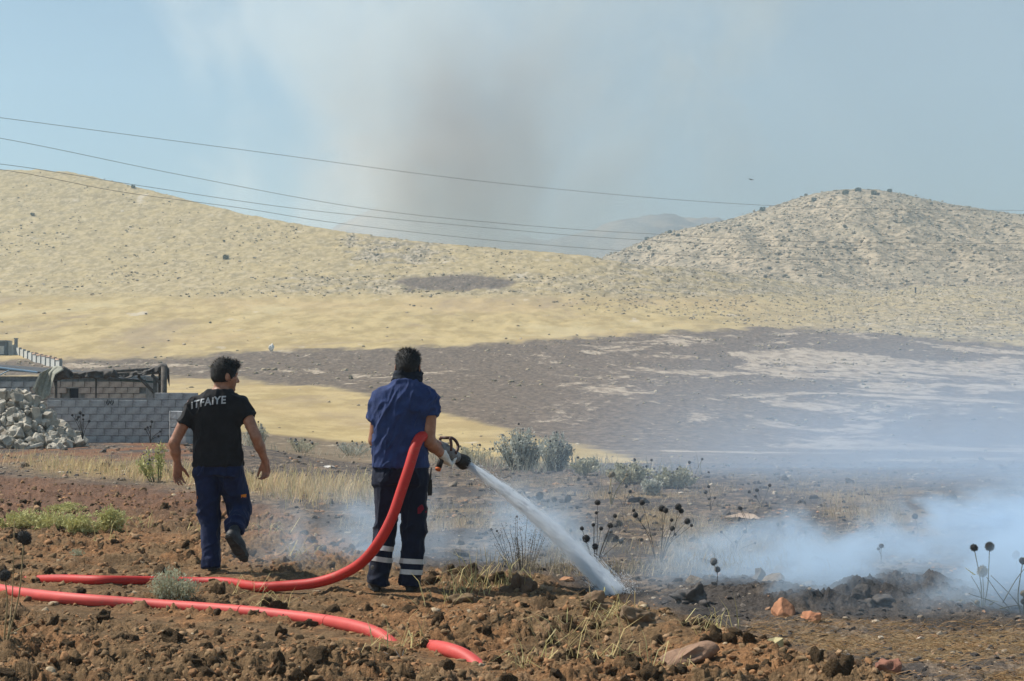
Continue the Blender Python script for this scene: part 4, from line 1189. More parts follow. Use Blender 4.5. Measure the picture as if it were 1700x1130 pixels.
sh2VQ = (V, Q); shirt2 = sd_obj('shirt', sh2VQ, M_blueshirt, man2)
S = SDF((-.28, -.22, -.02), (.28, .22, .97), .0068)
S.stack([(.77, 0, 0, .192, .125), (.86, 0, 0, .198, .122), (.94, 0, 0, .185, .115)])
S.cap((-.092, 0, .80), (-.112, .03, .44), .106, .082, .035); S.cap((-.112, .03, .44), (-.166, .0, .035), .082, .084, .03, cut=True)
S.cap((.098, 0, .80), (.095, .02, .44), .108, .090, .035); S.cap((.095, .02, .44), (.068, -.015, .02), .088, .082, .03, cut=True)
V, Q = S.mesh(); V = relax(V, Q, 2)
V = folds(V, Q, [((1, 0, .45), .08, lambda v: .3 + .7 * np.exp(-((v[:, 2] - .42) / .13) ** 2) + 1.1 * sstep(.17, .05, v[:, 2])), ((.1, 0, 1), .085, lambda v: .8)], .015, 29)
tr2VQ = (V, Q); tr2 = sd_obj('trousers', tr2VQ, M_navytrouser, man2)
def legp(a, b, z): a = np.array(a); b = np.array(b); return a + (b - a) * ((a[2] - z) / (a[2] - b[2]))
for z, tl in ((.300, .14), (.218, .14)):
    band('reflective_band', tr2VQ, legp((-.112, .03, .44), (-.166, .0, .05), z), (.14, .08, 1), .08, .036, .0035, M_reflect, tr2)
for z in (.205, .128):
    band('reflective_band', tr2VQ, legp((.095, .02, .44), (.068, -.015, .03), z), (.06, .08, 1), .08, .036, .0035, M_reflect, tr2)
patch('pocket_flap', tr2VQ, [(-.205, 0, .875), (-.075, 0, .88), (-.08, 0, .80), (-.14, 0, .785), (-.215, 0, .80)], M_navytrouser, tr2, .006, .008)
patch('red_patch', tr2VQ, [(.128, 0, .555), (.19, 0, .56), (.195, 0, .605), (.155, 0, .622), (.128, 0, .60)], M_redpatch, tr2, .004, .006)
boot('boot', (-.168, -.062, .0), (-.215, .225, 0.0), (0, 0, 1), man2)
boot('boot', (.066, -.07, .0), (.085, .215, 0.0), (0, 0, 1), man2)
# white work glove over the right hand
S = SDF(np.array(wrR2) - .16, np.array(wrR2) + .2, .0052)
hand(S, wrR2, hd2, (-.75, .35, .35), ((.9, 1.1, .7),) * 4, (-1, .7, .8, .5), fat=1.28)
S.cap(np.array(wrR2) - hd2 * .035, np.array(wrR2) + hd2 * .02, .040, .036, .015)
V, Q = S.mesh(); V = relax(V, Q, 1); sd_obj('glove', (V, Q), M_glove, man2)
S = SDF(np.array(wrL2) - .17, np.array(wrL2) + .2, .0052)
hand(S, wrL2, (.62, .75, -.1), (0, .15, 1), ((.9, 1.1, .7),) * 4, (1, .7, .8, .5), fat=1.28)
V, Q = S.mesh(); V = relax(V, Q, 1); sd_obj('glove', (V, Q), M_glove, man2)

# ------------------------------------------------------------------ hoses, nozzle, jet, radio
def hose_mat(name, col):
    t = NT(name); p = t.pos('Object')
    f = t.noise(p, 5, 4, .6); d = t.ss(.58, .75, t.noise(t.vmul(p, (1, 1, 1)), 11, 5, .7))
    c = t.mix(t.ss(.3, .7, f), tuple(k * .85 for k in col), tuple(min(1, k * 1.08) for k in col))
    c = t.mix(t.math('MULTIPLY', d, .6), c, (.30, .13, .08))
    c = t.mix(t.math('MULTIPLY', t.ss(.55, .8, t.noise(p, 38, 3, .7)), .35), c, (.34, .20, .13))
    w = t.noise(p, 260, 2)
    t.bsdf(c, .55, t.bump(w, .25, .004), .35)
    return t.m
M_hose1 = hose_mat('red_hose', (.50, .030, .022))
M_hose2 = hose_mat('faded_red_hose', (.62, .080, .066))

def og(px, py, dz):
    g = ray_ground(px, py, 7, 60); g[2] += dz; return g
GX, GY = G2[0], G2[1]
upper = [P(731, 743, 12.14), P(721, 737, 12.09), P(709, 727, 12.00), P(699, 725, 11.91), P(690, 740, 11.845), P(679, 776, 11.80), P(666, 815, 11.78), P(651, 858, 11.76), P(630, 898, 11.77), P(602, 932, 11.86), P(566, 954, 11.98)]
lower = [P(525, 967, 12.06), P(480, 972, 12.12), P(430, 974, 12.2), og(375, 973, .03), og(318, 972, .028), og(250, 971, .03), og(165, 971, .035), og(95, 968, .03), og(40, 966, .005), og(-20, 964, -.06), og(-90, 964, -.2)]
hoseA = empty('fire_hose', tuple(G2)); tagit(hoseA, "taut red fire hose running from the nozzle past the man in blue", "hose", "red hoses on the soil")
off = np.array(G2)
mb = MB(); mb.tube([q - off for q in spline(upper + lower, 9)], .0385, 16)
ho = mb.build('hose', M_hose1, hoseA, True)
hoseB = empty('fire_hose', tuple(og(250, 1013, 0)))
tagit(hoseB, "faded red hose lying nearest across the ploughed soil, its right end half buried", "hose", "red hoses on the soil")
offB = np.array(hoseB.location)
pts = [og(-150, 958, .03), og(-60, 975, .04), og(20, 992, .042), og(120, 1004, .042), og(250, 1014, .042), og(400, 1025, .04), og(520, 1039, .042), og(585, 1049, .035), og(632, 1057, .005), og(675, 1069, -.07), og(708, 1078, .012), og(745, 1088, .03), og(784, 1098, .0), og(830, 1110, -.12)]
mb = MB(); mb.tube([q - offB for q in spline(pts, 10)], .0425, 16)
hb = mb.build('hose', M_hose2, hoseB, True)
for px_, k in ((404, 5), (545, 6.3)):                       # coupling seams
    q = spline(pts, 10); i = int(k * 10); c = q[i] - offB; d = unit(q[i + 1] - q[i - 1])
    mb = MB(); mb.tube([c - d * .006, c + d * .006], .0445, 16); mb.build('seam', M_hose2, hb, True)

# nozzle: an assembly along the axis NA
N0 = P(733, 744, 12.15); N1 = P(770, 767, 12.40); NA = unit(N1 - N0); NL = np.linalg.norm(N1 - N0)
NU = unit(np.array((0, 0, 1.0)) - NA * NA[2]); NR = np.cross(NA, NU)
noz = empty('nozzle_frame', tuple(N0)); bpy.data.objects.remove(noz)
M_alu = simple('worn_aluminium', (.17, .165, .165), .45, .3, 30, .15, 120, .5, Metallic=.3)
M_dark = simple('black_rubber', (.030, .027, .025), .7, .3, 40, .3, 120)
M_bail = simple('brown_plastic', (.085, .042, .034), .5, .2, 30, .1, 120)
M_grip = simple('orange_grip', (.55, .13, .03), .6, .2, 30, .1, 120)
def lathe(prof, n=18):
    """prof: (distance along axis, radius)"""
    mb = MB(); V = []
    for s_, r_ in prof:
        for k in range(n):
            a = 2 * math.pi * k / n; V.append(N0 - off + NA * s_ + (NU * math.cos(a) + NR * math.sin(a)) * r_)
    m = len(prof)
    Fs = [(i * n + k, i * n + (k + 1) % n, (i + 1) * n + (k + 1) % n, (i + 1) * n + k) for i in range(m - 1) for k in range(n)]
    mb.add(V, Fs + [tuple(range(n - 1, -1, -1)), tuple((m - 1) * n + k for k in range(n))]); return mb
nz = lathe([(-.05, .046), (.0, .050), (.02, .055), (.035, .055), (.04, .048), (.09, .052), (NL - .12, .046), (NL - .10, .038)]).build('nozzle', M_alu, hoseA, True)
lathe([(NL - .115, .036), (NL - .085, .040), (NL - .075, .047), (NL - .05, .052), (NL - .01, .058), (NL + .01, .058), (NL + .012, .046), (NL - .03, .034)]).build('nozzle_tip', M_dark, nz, True)
cN = N0 - off + NA * .055
mb = MB(); mb.tube(spline([cN + NR * .05 - NU * .0, cN + NR * .052 + NU * .05 - NA * .02, cN + NU * .090 - NA * .035 + NR * .045, cN + NU * .098 + NA * .03 + NR * .04, cN + NU * .075 + NA * .075 + NR * .045, cN + NU * .04 + NA * .075 + NR * .052, cN + NR * .052 + NA * .06], 5), .0115, 8)
mb.tube(spline([cN - NR * .05, cN - NR * .052 + NU * .05 - NA * .02, cN + NU * .090 - NA * .035 - NR * .045], 5), .0115, 8)
mb.tube([cN + NU * .090 - NA * .035 - NR * .045, cN + NU * .090 - NA * .035 + NR * .045], .0115, 8)
mb.build('bail_handle', M_bail, nz, True)
mb = MB(); g0 = N0 - off + NA * .035
mb.tube([g0 - NU * .03, g0 - NU * .09 - NA * .01, g0 - NU * .150 - NA * .02], [.021, .023, .022], 10); mb.build('pistol_grip', M_dark, nz, True)
mb = MB(); mb.tube([g0 - NU * .150 - NA * .02, g0 - NU * .168 - NA * .022], [.024, .020], 10); mb.build('grip_cap', M_grip, nz, True)

# water jet: strands and drops along a falling arc
t = NT('water'); b = t.n('ShaderNodeBsdfPrincipled'); t.set(b.inputs['Base Color'], (.94, .97, 1.0)); t.set(b.inputs['Roughness'], .12); t.set(b.inputs['Specular IOR Level'], .6)
tr = t.n('ShaderNodeBsdfTranslucent'); t.set(tr.inputs[0], (.94, .97, 1.0)); mx = t.n('ShaderNodeMixShader'); mx.inputs[0].default_value = .5
t.t.links.new(b.outputs[0], mx.inputs[1]); t.t.links.new(tr.outputs[0], mx.inputs[2])
tp = t.n('ShaderNodeBsdfTransparent'); m2 = t.n('ShaderNodeMixShader'); m2.inputs[0].default_value = .30
t.t.links.new(mx.outputs[0], m2.inputs[1]); t.t.links.new(tp.outputs[0], m2.inputs[2]); t.t.links.new(m2.outputs[0], t.out.inputs[0])
M_water = t.m
J0 = N1 + NA * .008; J1 = ray_ground(1024, 988, 7, 60); mid = P(898, 863, (J0[1] + J1[1]) / 2)
C1 = 2 * mid - .5 * (J0 + J1)
def jet(t): t = np.asarray(t)[:, None]; return (1 - t) ** 2 * J0 + 2 * t * (1 - t) * C1 + t * t * J1
jd = unit(J1 - J0); ja = unit(np.cross(jd, (0, 1, 0))); jb = np.cross(jd, ja)
r = np.random.default_rng(77)
mb = MB()
for k in range(14):
    th = r.uniform(0, 6.28); q = abs(r.normal()) * .5; t0 = 0 if k < 8 else r.uniform(0, .55); t1 = 1.0 if k < 6 else min(1, t0 + r.uniform(.25, .55))
    ts = np.linspace(t0, t1, 22); c = jet(ts); sp = (.018 + .020 * ts) * q; wob = .012 * np.sin(ts * r.uniform(8, 30) + r.uniform(0, 6)) * ts
    pts = c + ja * ((math.cos(th) * sp + wob)[:, None]) + jb * ((math.sin(th) * sp)[:, None])
    rr = r.uniform(.0016, .0040) * (1 + .5 * ts) * (.5 + .5 * np.abs(np.sin(ts * 25 + k))); rr[-1] *= .2
    if t0 > 0: rr[0] *= .2
    mb.tube([p - J0 for p in pts], rr, 5)
jet_o = mb.build('water_jet', M_water, None, True, tuple(J0)); tagit(jet_o, "white jet of water shooting from the nozzle down to the smouldering ground", "water jet")
N = 30000; ts = r.random(N) ** .8; c = jet(ts); sg = .010 + .020 * ts ** .9
a = r.normal(size=N) * sg; bb = r.normal(size=N) * sg; halo = r.random(N) < .16; a = np.where(halo, a * 1.9, a); bb = np.where(halo, bb * 1.9, bb)
pos = c + ja * a[:, None] + jb * bb[:, None]; tan_ = jet(np.minimum(ts + .01, 1.01)) - c; tan_ /= np.linalg.norm(tan_, axis=1)[:, None]
tan_ = tan_ + r.normal(size=(N, 3)) * .035
ln = r.uniform(.02, .08, N) * np.where(halo, .35, 1); wd = r.uniform(.0007, .0019, N) * np.where(halo, .75, 1)
ns = 700                                             # splash where it lands
sp = J1 + np.abs(r.normal(size=(ns, 3))) * np.array((.0, .0, .06)) + r.normal(size=(ns, 3)) * np.array((.06, .06, .012)) + np.array((.03, 0, .01))
pos = np.concatenate([pos, sp]); tan_ = np.concatenate([tan_, r.normal(size=(ns, 3)) * .6 + np.array((.3, 0, .6))]); ln = np.concatenate([ln, r.uniform(.003, .010, ns)]); wd = np.concatenate([wd, r.uniform(.0008, .0018, ns)])
e1 = np.cross(tan_, r.normal(size=tan_.shape)); e1 /= np.linalg.norm(e1, axis=1)[:, None]; e2 = np.cross(tan_, e1); e2 /= np.linalg.norm(e2, axis=1)[:, None]
V = np.stack([pos - tan_ * ln[:, None], pos + e1 * wd[:, None], pos + tan_ * (ln * .5)[:, None], pos - e1 * wd[:, None], pos + e2 * wd[:, None], pos - e2 * wd[:, None]], 1).reshape(-1, 3) - J0
f0 = np.array([(0, 1, 2, 3), (0, 4, 2, 5)]); Fd = (f0[None] + (np.arange(len(pos)) * 6)[:, None, None]).reshape(-1, 4)
dr = obj('droplets', raw_mesh('droplets', V, Fd, False), M_water, jet_o); tagit(dr, kind='stuff')

# radio on the belt
rb = np.array(G2) + np.array((.212, .02, .74))
rad = empty('two_way_radio', tuple(rb)); tagit(rad, "black two-way radio with antenna clipped at the right hip of the man in blue", "radio")
mb = MB(); mb.box((0, 0, 0), (.030, .055, .115), None, .002); mb.box((0, 0, -.01), (.034, .048, .07)); mb.build('radio_body', M_dark, rad)
mb = MB(); mb.tube([(.0, .015, .055), (.003, .015, .08), (.010, .017, .145)], [.008, .0065, .004], 8); mb.build('antenna', M_dark, rad, True)
mb = MB(); mb.tube([(.0, -.012, .056), (.0, -.012, .072)], .007, 8); mb.build('knob', M_dark, rad, True)
mb = MB(); mb.box((-.022, 0, .01), (.012, .03, .06)); mb.build('belt_clip', M_dark, rad)

# ------------------------------------------------------------------ wall, hut, canopy, fence, rubble
M_block = ramp_mat('concrete_block', [(.34, .35, .36), (.39, .395, .40), (.30, .31, .325), (.42, .42, .42), (.36, .37, .385)], 3.0, .4)
M_hutblock = ramp_mat('hut_block', [(.40, .345, .30), (.45, .385, .335), (.36, .315, .28), (.47, .42, .37), (.43, .345, .30)], 3.0, .4)
M_rubble = ramp_mat('rubble', [(.46, .42, .35), (.38, .35, .30), (.54, .50, .42), (.31, .28, .24), (.42, .32, .25), (.27, .265, .25), (.49, .45, .38)], 3.0, .6)
M_mortar = simple('mortar', (.24, .235, .23), .95, .2, 12, .5, 90)
def block_mesh(name, w, d, h, mat, jit=.006, bev=.012):
    mb = MB(); V = []
    for sx in (-1, 1):
        for sy in (-1, 1):
            for sz in (-1, 1): V.append((sx * (w / 2), sy * d / 2, sz * h / 2))
    bm = bmesh.new(); vs = [bm.verts.new(np.array(v) + r.uniform(-jit, jit, 3)) for v in V]
    for f in ((0, 1, 3, 2), (4, 6, 7, 5), (0, 4, 5, 1), (2, 3, 7, 6), (0, 2, 6, 4), (1, 5, 7, 3)): bm.faces.new([vs[i] for i in f])
    bmesh.ops.bevel(bm, geom=bm.edges[:], offset=bev, segments=1, affect='EDGES')
    bmesh.ops.recalc_face_normals(bm, faces=bm.faces[:])
    me = bpy.data.meshes.new(name); bm.to_mesh(me); bm.free(); me.materials.append(mat); return me
import bmesh
r = np.random.default_rng(12)
# grey wall of hollow blocks
YW = 45.0; a = P(79, 735, YW); b = P(336, 735, YW); WZ = a[2]
wall = empty('block_wall', (a[0], YW, WZ)); tagit(wall, "unfinished grey concrete block wall behind the walking man, one course higher at its right end", "wall")
LB, HB = .392, .197
bms = [block_mesh('concrete_block', LB - .012, .19, HB - .012, M_block, .004, .008) for _ in range(4)]
n = int((b[0] - a[0]) / LB); L = n * LB
mb = MB(); mb.box((L / 2, .0, .58), (L - .03, .15, 1.30)); mb.build('mortar_core', M_mortar, wall)
for row in range(7):
    for i in range(-1, n + 1):
        x = i * LB + (LB / 2 if row % 2 else LB)
        if x < LB / 2 or x > L: continue
        if row == 6 and x < P(268, 660, YW)[0] - a[0]: continue
        o = obj('block', bms[r.integers(0, 4)], None, wall); o.location = (x, r.uniform(-.006, .006), HB * (row + .5)); o.rotation_euler = (0, 0, r.uniform(-.008, .008))
mb = MB(); mb.box((L - .5 * (L - (P(268, 660, YW)[0] - a[0])), 0, HB * 7 - .09 - .02), (L - (P(268, 660, YW)[0] - a[0]) - .04, .14, .16)); mb.build('mortar_core', M_mortar, wall)
# spray marks
mk = MB(); c = P(182, 668, YW - .11) - np.array((a[0], YW, WZ))
for k in range(2): mk.tube([c + (.11 * k - .06, 0, .08), c + (.11 * k - .085, 0, -.02), c + (.11 * k - .05, 0, -.075), c + (.11 * k - .01, 0, .0), c + (.11 * k - .02, 0, .07)], .012, 5)
mk.build('paint_mark', simple('black_paint', (.03, .03, .03), .8, .1), wall)
# nearer return wall, its end lit
YP = 43.0; q = P(303, 737, YP); pier = empty('wall_pier', tuple(q), math.radians(-24)); tagit(pier, "short block pier, its left side sunlit, before the grey wall, beside the walking man's left arm", "pier")
bp = [block_mesh('concrete_block', .50, .40, HB - .012, M_block, .004, .01) for _ in range(3)]
mb = MB(); mb.box((0, 0, .42), (.44, .34, .82)); mb.build('mortar_core', M_mortar, pier)
for row in range(4):
    o = obj('block', bp[row % 3], None, pier); o.location = (r.uniform(-.006, .006), 0, HB * 1.1 * (row + .5)); o.scale = (1, 1, 1.1)
mb = MB(); mb.box((-.265, 0, .435), (.02, .40, .87)); mb.build('sunlit_face', simple('sunlit_face', (.72, .70, .66), .9, .1, 10), pier)  # pale sheet: sunlight on the pier's left side put into the colour

# hut of pinkish blocks
YH = 54.0; h0 = P(-70, 612, YH); h1 = P(242, 630, YH); HZ = float(Hbase(-15, YH)) - .1
hut = empty('block_hut', (h0[0], YH, HZ)); tagit(hut, "low hut of pinkish concrete blocks with a small dark opening behind the grey wall", "hut")
LH, HH = .40, .2; W = h1[0] - h0[0]; n = int(W / LH)
dw0, dw1 = P(114, 650, YH)[0] - h0[0], P(128.5, 650, YH)[0] - h0[0]; dtop = P(120, 644, YH)[2] - HZ
topz = P(120, 624, YH)[2] - HZ
wl = empty('wall', (0, 0, 0)); wl.parent = hut
for x0_, x1_, z0_, z1_ in ((0, dw0, 0, topz), (dw1, W, 0, topz), (dw0, dw1, dtop, topz)):
    mb = MB(); mb.box(((x0_ + x1_) / 2, .20, (z0_ + z1_) / 2), (x1_ - x0_ - .01, .18, z1_ - z0_ - .02)); mb.build('mortar_core', M_mortar, wl)
hbm = [block_mesh('hut_block', LH - .014, .19, HH - .014, M_hutblock, .006, .008) for _ in range(4)]
hbg = [block_mesh('hut_block', LH - .014, .19, HH - .014, M_block, .006, .008) for _ in range(2)]
row = int(topz / HH) - 1
for rw in range(int(topz / HH)):
    z = rw * HH + HH / 2
    if z < .55: continue
    for i in range(n + 1):
        x = i * LH + (LH / 2 if rw % 2 else LH)
        if x > W - .1: continue
        if dw0 - .19 < x < dw1 + .19 and z < dtop + .05: continue
        pxx = 850 + F * (x + h0[0]) / YH
        o = obj('block', (hbg if pxx < 60 else hbm)[r.integers(0, 2)], None, wl); o.location = (x, .02 + r.uniform(-.01, .008), z)
mb = MB(); mb.box((W / 2, 2.2, topz / 2), (W, .2, topz)); mb.box((.1, 1.2, topz / 2), (.2, 1.8, topz)); mb.box((W - .1, 1.2, topz / 2), (.2, 1.8, topz)); mb.build('wall', M_mortar, hut)
mb = MB(); mb.box(((dw0 + dw1) / 2, .22, dtop / 2), (dw1 - dw0 - .02, .03, dtop)); mb.build('shutter', simple('dark_shutter', (.025, .028, .045), .7), hut)
mb = MB(); mb.box(((dw0 + dw1) / 2, .05, dtop + .03), (dw1 - dw0 + .16, .2, .07)); mb.build('lintel', M_block, hut)
M_roof = simple('roof_sheet', (.075, .08, .085), .7, .3, 4, .3, 30)
rz0 = P(-70, 607, YH)[2] - HZ; rz1 = P(242, 630, YH)[2] - HZ
rf = empty('roof', (0, 0, 0)); rf.parent = hut
nsh = 16
for i in range(nsh):
    xa, xb = W * i / nsh, W * (i + 1) / nsh; za, zb_ = rz0 + (rz1 - rz0) * i / nsh, rz0 + (rz1 - rz0) * (i + 1) / nsh
    mb = MB(); mb.add([(xa, -.15, za + .0), (xb - .02, -.15, zb_), (xb - .02, 2.4, zb_ + .12), (xa, 2.4, za + .12), (xa, -.15, za - .045), (xb - .02, -.15, zb_ - .045), (xb - .02, 2.4, zb_ + .075), (xa, 2.4, za + .075)], [(0, 1, 2, 3), (7, 6, 5, 4), (0, 4, 5, 1), (1, 5, 6, 2), (2, 6, 7, 3), (3, 7, 4, 0)])
    mb.build('roof_sheet', M_roof, rf)
pm = MB(); pa = P(-70, 602, YH - .3) - np.array((h0[0], YH, HZ)); pb = P(62, 618, YH - .3) - np.array((h0[0], YH, HZ)); pm.tube([pa, pb], .035, 8); pm.tube([P(-20, 632, YH - .2) - np.array((h0[0], YH, HZ)), P(16, 614, YH - .2) - np.array((h0[0], YH, HZ))], .02, 6)
pm.build('pipe', simple('blue_pipe', (.25, .38, .50), .5, .1), hut)

# sagging tarpaulin canopy on posts
YC = 47.0; c0 = P(180, 735, YC); cz = float(Hbase(c0[0], YC)); can = empty('canopy', (c0[0], YC, cz)); tagit(can, "collapsed dark tarpaulin canopy on wooden posts behind the grey wall", "canopy")
def L_(px, py, dy=0.0): return P(px, py, YC + dy) - np.array((c0[0], YC, cz))
M_wood = simple('weathered_wood', (.12, .105, .09), .9, .3, 6, .5, 50)
M_tarp = cloth('dark_tarpaulin', (.085, .076, .068), .8); M_tarp2 = cloth('grey_tarpaulin', (.30, .30, .245), .8)
for pxx, pt, pbm, rr, dy in ((257, 628, 740, .055, 0), (272, 608, 740, .085, -.4), (266, 612, 740, .06, 1.6), (159, 618, 740, .025, .2), (92, 625, 740, .05, 0)):
    mb = MB(); mb.tube([L_(pxx, pbm, dy), L_(pxx + .4, pt, dy)], rr, 8); mb.build('post', M_wood, can, True)
for s_, e_ in (((229, 624), (256, 652)), ((252, 622), (270, 640))):
    mb = MB(); mb.tube([L_(*s_), L_(*e_)], .045, 6); mb.build('brace', M_wood, can, True)
mb = MB(); mb.tube([L_(90, 627), L_(270, 617)], .055, 8); mb.tube([L_(90, 622, 2.2), L_(270, 612, 2.2)], .055, 8); mb.build('beam', M_wood, can, True)
mb = MB(); mb.tube([L_(200, 631, 1), L_(256, 634, 1)], .03, 6); mb.build('rail', simple('green_pipe', (.10, .16, .17), .6), can, True)
top = np.array([(84, 628), (90, 622), (103, 607), (112, 612), (122, 619), (150, 617), (188, 612), (196, 621), (220, 618), (248, 614), (266, 606), (276, 605), (281, 613)], float)
bot = np.array([(84, 634), (90, 633), (103, 630), (122, 628), (160, 627), (188, 628), (196, 627), (220, 624), (248, 620), (266, 616), (276, 624), (281, 640)], float)
nx, ny = 90, 22; V = []
for i in range(nx):
    px_ = 84 + 197 * i / (nx - 1); ta, bb_ = np.interp(px_, top[:, 0], top[:, 1]), np.interp(px_, bot[:, 0], bot[:, 1])
    for j in range(ny):
        s_ = j / (ny - 1)
        py_ = bb_ + (ta - bb_) * min(1, s_ * 3.2) + 2.5 * float(vn3(np.array([px_ * .12]), np.array([s_ * 5]), np.array([1.0]))[0])
        V.append(L_(px_, py_, -.12 + max(0, s_ - .3) * 3.2 + .12 * float(vn3(np.array([px_ * .16]), np.array([s_ * 6]), np.array([4.0]))[0])))
idx = np.arange(nx * ny).reshape(nx, ny); Fq = np.stack([idx[:-1, :-1], idx[1:, :-1], idx[1:, 1:], idx[:-1, 1:]], -1).reshape(-1, 4)
o = obj('tarpaulin', raw_mesh('tarpaulin', V, Fq, True), M_tarp, can); md = o.modifiers.new('thickness', 'SOLIDIFY'); md.thickness = .012
# the lighter sheet hanging at the left
tl = np.array([(612, 62, 90), (620, 61, 96), (632, 58, 91), (645, 55, 90), (658, 54, 86), (668, 60, 82)], float); V = []
top2 = [(64, 618), (72, 611), (84, 609), (96, 606), (106, 612), (104, 620)]
nx, ny = 26, 26
for i in range(nx):
    s_ = i / (nx - 1)
    for j in range(ny):
        v_ = j / (ny - 1); py0 = np.interp(s_, [0, .3, .7, .9, 1], [619, 613, 607, 608, 614]); py1 = np.interp(s_, [0, .5, 1], [652, 664, 654])
        py_ = py0 + (py1 - py0) * v_; xl = np.interp(v_, [0, .4, .8, 1], [66, 60, 54, 58]); xr = np.interp(v_, [0, .2, .5, 1], [106, 92, 88, 84])
        V.append(L_(xl + (xr - xl) * s_, py_, -.35 + .5 * math.sin(s_ * 3) * (1 - v_) + .14 * float(vn3(np.array([s_ * 7.0]), np.array([v_ * 1.6]), np.array([2.0]))[0])))
idx = np.arange(nx * ny).reshape(nx, ny); Fq = np.stack([idx[:-1, :-1], idx[1:, :-1], idx[1:, 1:], idx[:-1, 1:]], -1).reshape(-1, 4)
o = obj('hanging_sheet', raw_mesh('hanging_sheet', V, Fq, True), M_tarp2, can); md = o.modifiers.new('thickness', 'SOLIDIFY'); md.thickness = .012
tagit(o, "pale grey-green sheet hanging at the left end")

# concrete panel fence running up the slope
f0 = ray_ground(101, 612, 100, 260); f1 = ray_ground(27, 588, 100, 300)
fence = empty('panel_fence', tuple(f0)); tagit(fence, "pale fence of concrete panels and posts climbing the slope behind the hut", "fence")
M_panel = simple('pale_concrete', (.50, .50, .47), .9, .15, .8); M_post = simple('grey_concrete', (.22, .225, .23), .9, .2, 1)
M_cap = simple('orange_tile', (.55, .36, .25), .9, .2, 2)
N = 10
for i in range(N + 1):
    q = f0 + (f1 - f0) * i / N; z = float(Hbase(q[0], q[1]))
    mb = MB(); mb.box((q[0] - f0[0], q[1] - f0[1], z - f0[2] + .45), (.26, .3, 1.15)); mb.build('post', M_post, fence)
    if i < N:
        q2 = f0 + (f1 - f0) * (i + 1) / N; c = (q + q2) / 2; d = q2 - q; ang = math.atan2(d[1], d[0]); zc = float(Hbase(c[0], c[1]))
        mb = MB(); mb.box(tuple(c[:2] - f0[:2]) + (zc - f0[2] + .42,), (np.linalg.norm(d[:2]) - .34, .12, .98), Matrix.Rotation(ang, 3, 'Z')); mb.build('panel', M_panel, fence)
        if i < 6:
            mb = MB(); mb.box(tuple(c[:2] - f0[:2]) + (zc - f0[2] + .98,), (np.linalg.norm(d[:2]) - .5, .3, .12), Matrix.Rotation(ang, 3, 'Z'), .05); mb.build('coping', M_cap, fence)
# far sheds by the fence
q = ray_ground(4, 588, 100, 300); sh = empty('shed', tuple(q)); tagit(sh, "small dark flat-roofed shed at the far left edge by the top of the panel fence", "shed")
mb = MB(); mb.box((-.6, 0, .7), (2.4, 2.0, 1.7)); mb.build('wall', simple('shed_wall', (.10, .105, .11), .9, .2, 1), sh)
mb = MB(); mb.box((-.6, -.1, 1.62), (2.9, 2.5, .14)); mb.build('roof', simple('shed_roof', (.24, .25, .25), .8, .2, 1), sh)
mb = MB(); mb.box((.25, -1.02, .5), (.5, .08, 1.0)); mb.build('door', simple('shed_door', (.45, .45, .43), .8), sh)
for pxx, h_ in ((17.0, 1.5), (20.5, 1.2), (26.5, 2.0)):
    q = ray_ground(pxx, 588, 100, 300); mb = MB(); mb.box((0, 0, h_ / 2 - .1), (.34, .34, h_)); mb.box((0, 0, h_ - .06), (.44, .44, .1)); o = mb.build('gate_post', M_panel if h_ < 1.9 else M_post); o.location = q
    tagit(o, {1.5: "middle-sized pale gate post beside the far dark shed", 1.2: "shortest pale gate post next to the far dark shed", 2.0: "tallest grey gate post at the top end of the panel fence"}[h_], "post", "gate posts at the end of the fence")

# heap of broken blocks
YR = 42.0; rp0 = P(10, 737, YR); rz = float(Hbase(rp0[0], YR)); heap = empty('rubble_heap', (rp0[0], YR, rz)); tagit(heap, "tall heap of broken pale concrete blocks at the left edge in front of the wall", "rubble heap")
prof = np.array([(-120, 30), (-60, 62), (0, 88), (22, 92), (45, 88), (60, 76), (78, 56), (92, 42), (108, 26), (125, 14), (138, 3)], float)
def heap_h(pxx, dy): return np.interp(pxx, prof[:, 0], prof[:, 1]) / F * YR * np.clip(1 - (abs(dy) / 1.9) ** 1.6, 0, 1)
V = []; gx = np.linspace(-125, 140, 60); gy = np.linspace(-1.9, 1.9, 30)
for y_ in gy:
    for x_ in gx:
        h = max(0, heap_h(x_, y_) - .13); q = P(x_, 735, YR); V.append((q[0] - rp0[0], y_, h - .06 + .05 * random.random()))
idx = np.arange(1800).reshape(30, 60); Fq = np.stack([idx[:-1, :-1], idx[:-1, 1:], idx[1:, 1:], idx[1:, :-1]], -1).reshape(-1, 4)
obj('rubble_core', raw_mesh('rubble_core', V, Fq, True), simple('rubble_dust', (.36, .32, .27), .95, .25, 6, .6, 40), heap)
bits = [block_mesh('rubble', *d, M_rubble, .035, .014) for d in ((.34, .18, .18), (.26, .19, .16), (.20, .16, .14), (.17, .12, .10), (.30, .20, .09), (.14, .12, .11))]
bits += [raw_mesh('rubble', V_ * s_, F_, False) for (V_, F_), s_ in zip(lumps(1, 4, 61, .5, 6), (.13, .10, .16, .08))]
for m in bits[6:]: m.materials.append(M_rubble)
for k in range(285):
    x_ = r.uniform(-62, 136) if k < 230 else r.uniform(40, 140); y_ = -1.9 * r.random() ** .8 if r.random() < .8 else r.uniform(0, 1)
    h = heap_h(x_, y_); q = P(x_, 735, YR)
    if h < .02 and r.random() < .6: h = 0.0
    o = obj('broken_block', bits[r.integers(0, len(bits))], None, heap); o.location = (q[0] - rp0[0] + r.normal() * .03, y_, h - .02); o.rotation_euler = r.uniform(-3, 3, 3)
    s_ = r.uniform(.65, 1.25); o.scale = (s_, s_, s_)

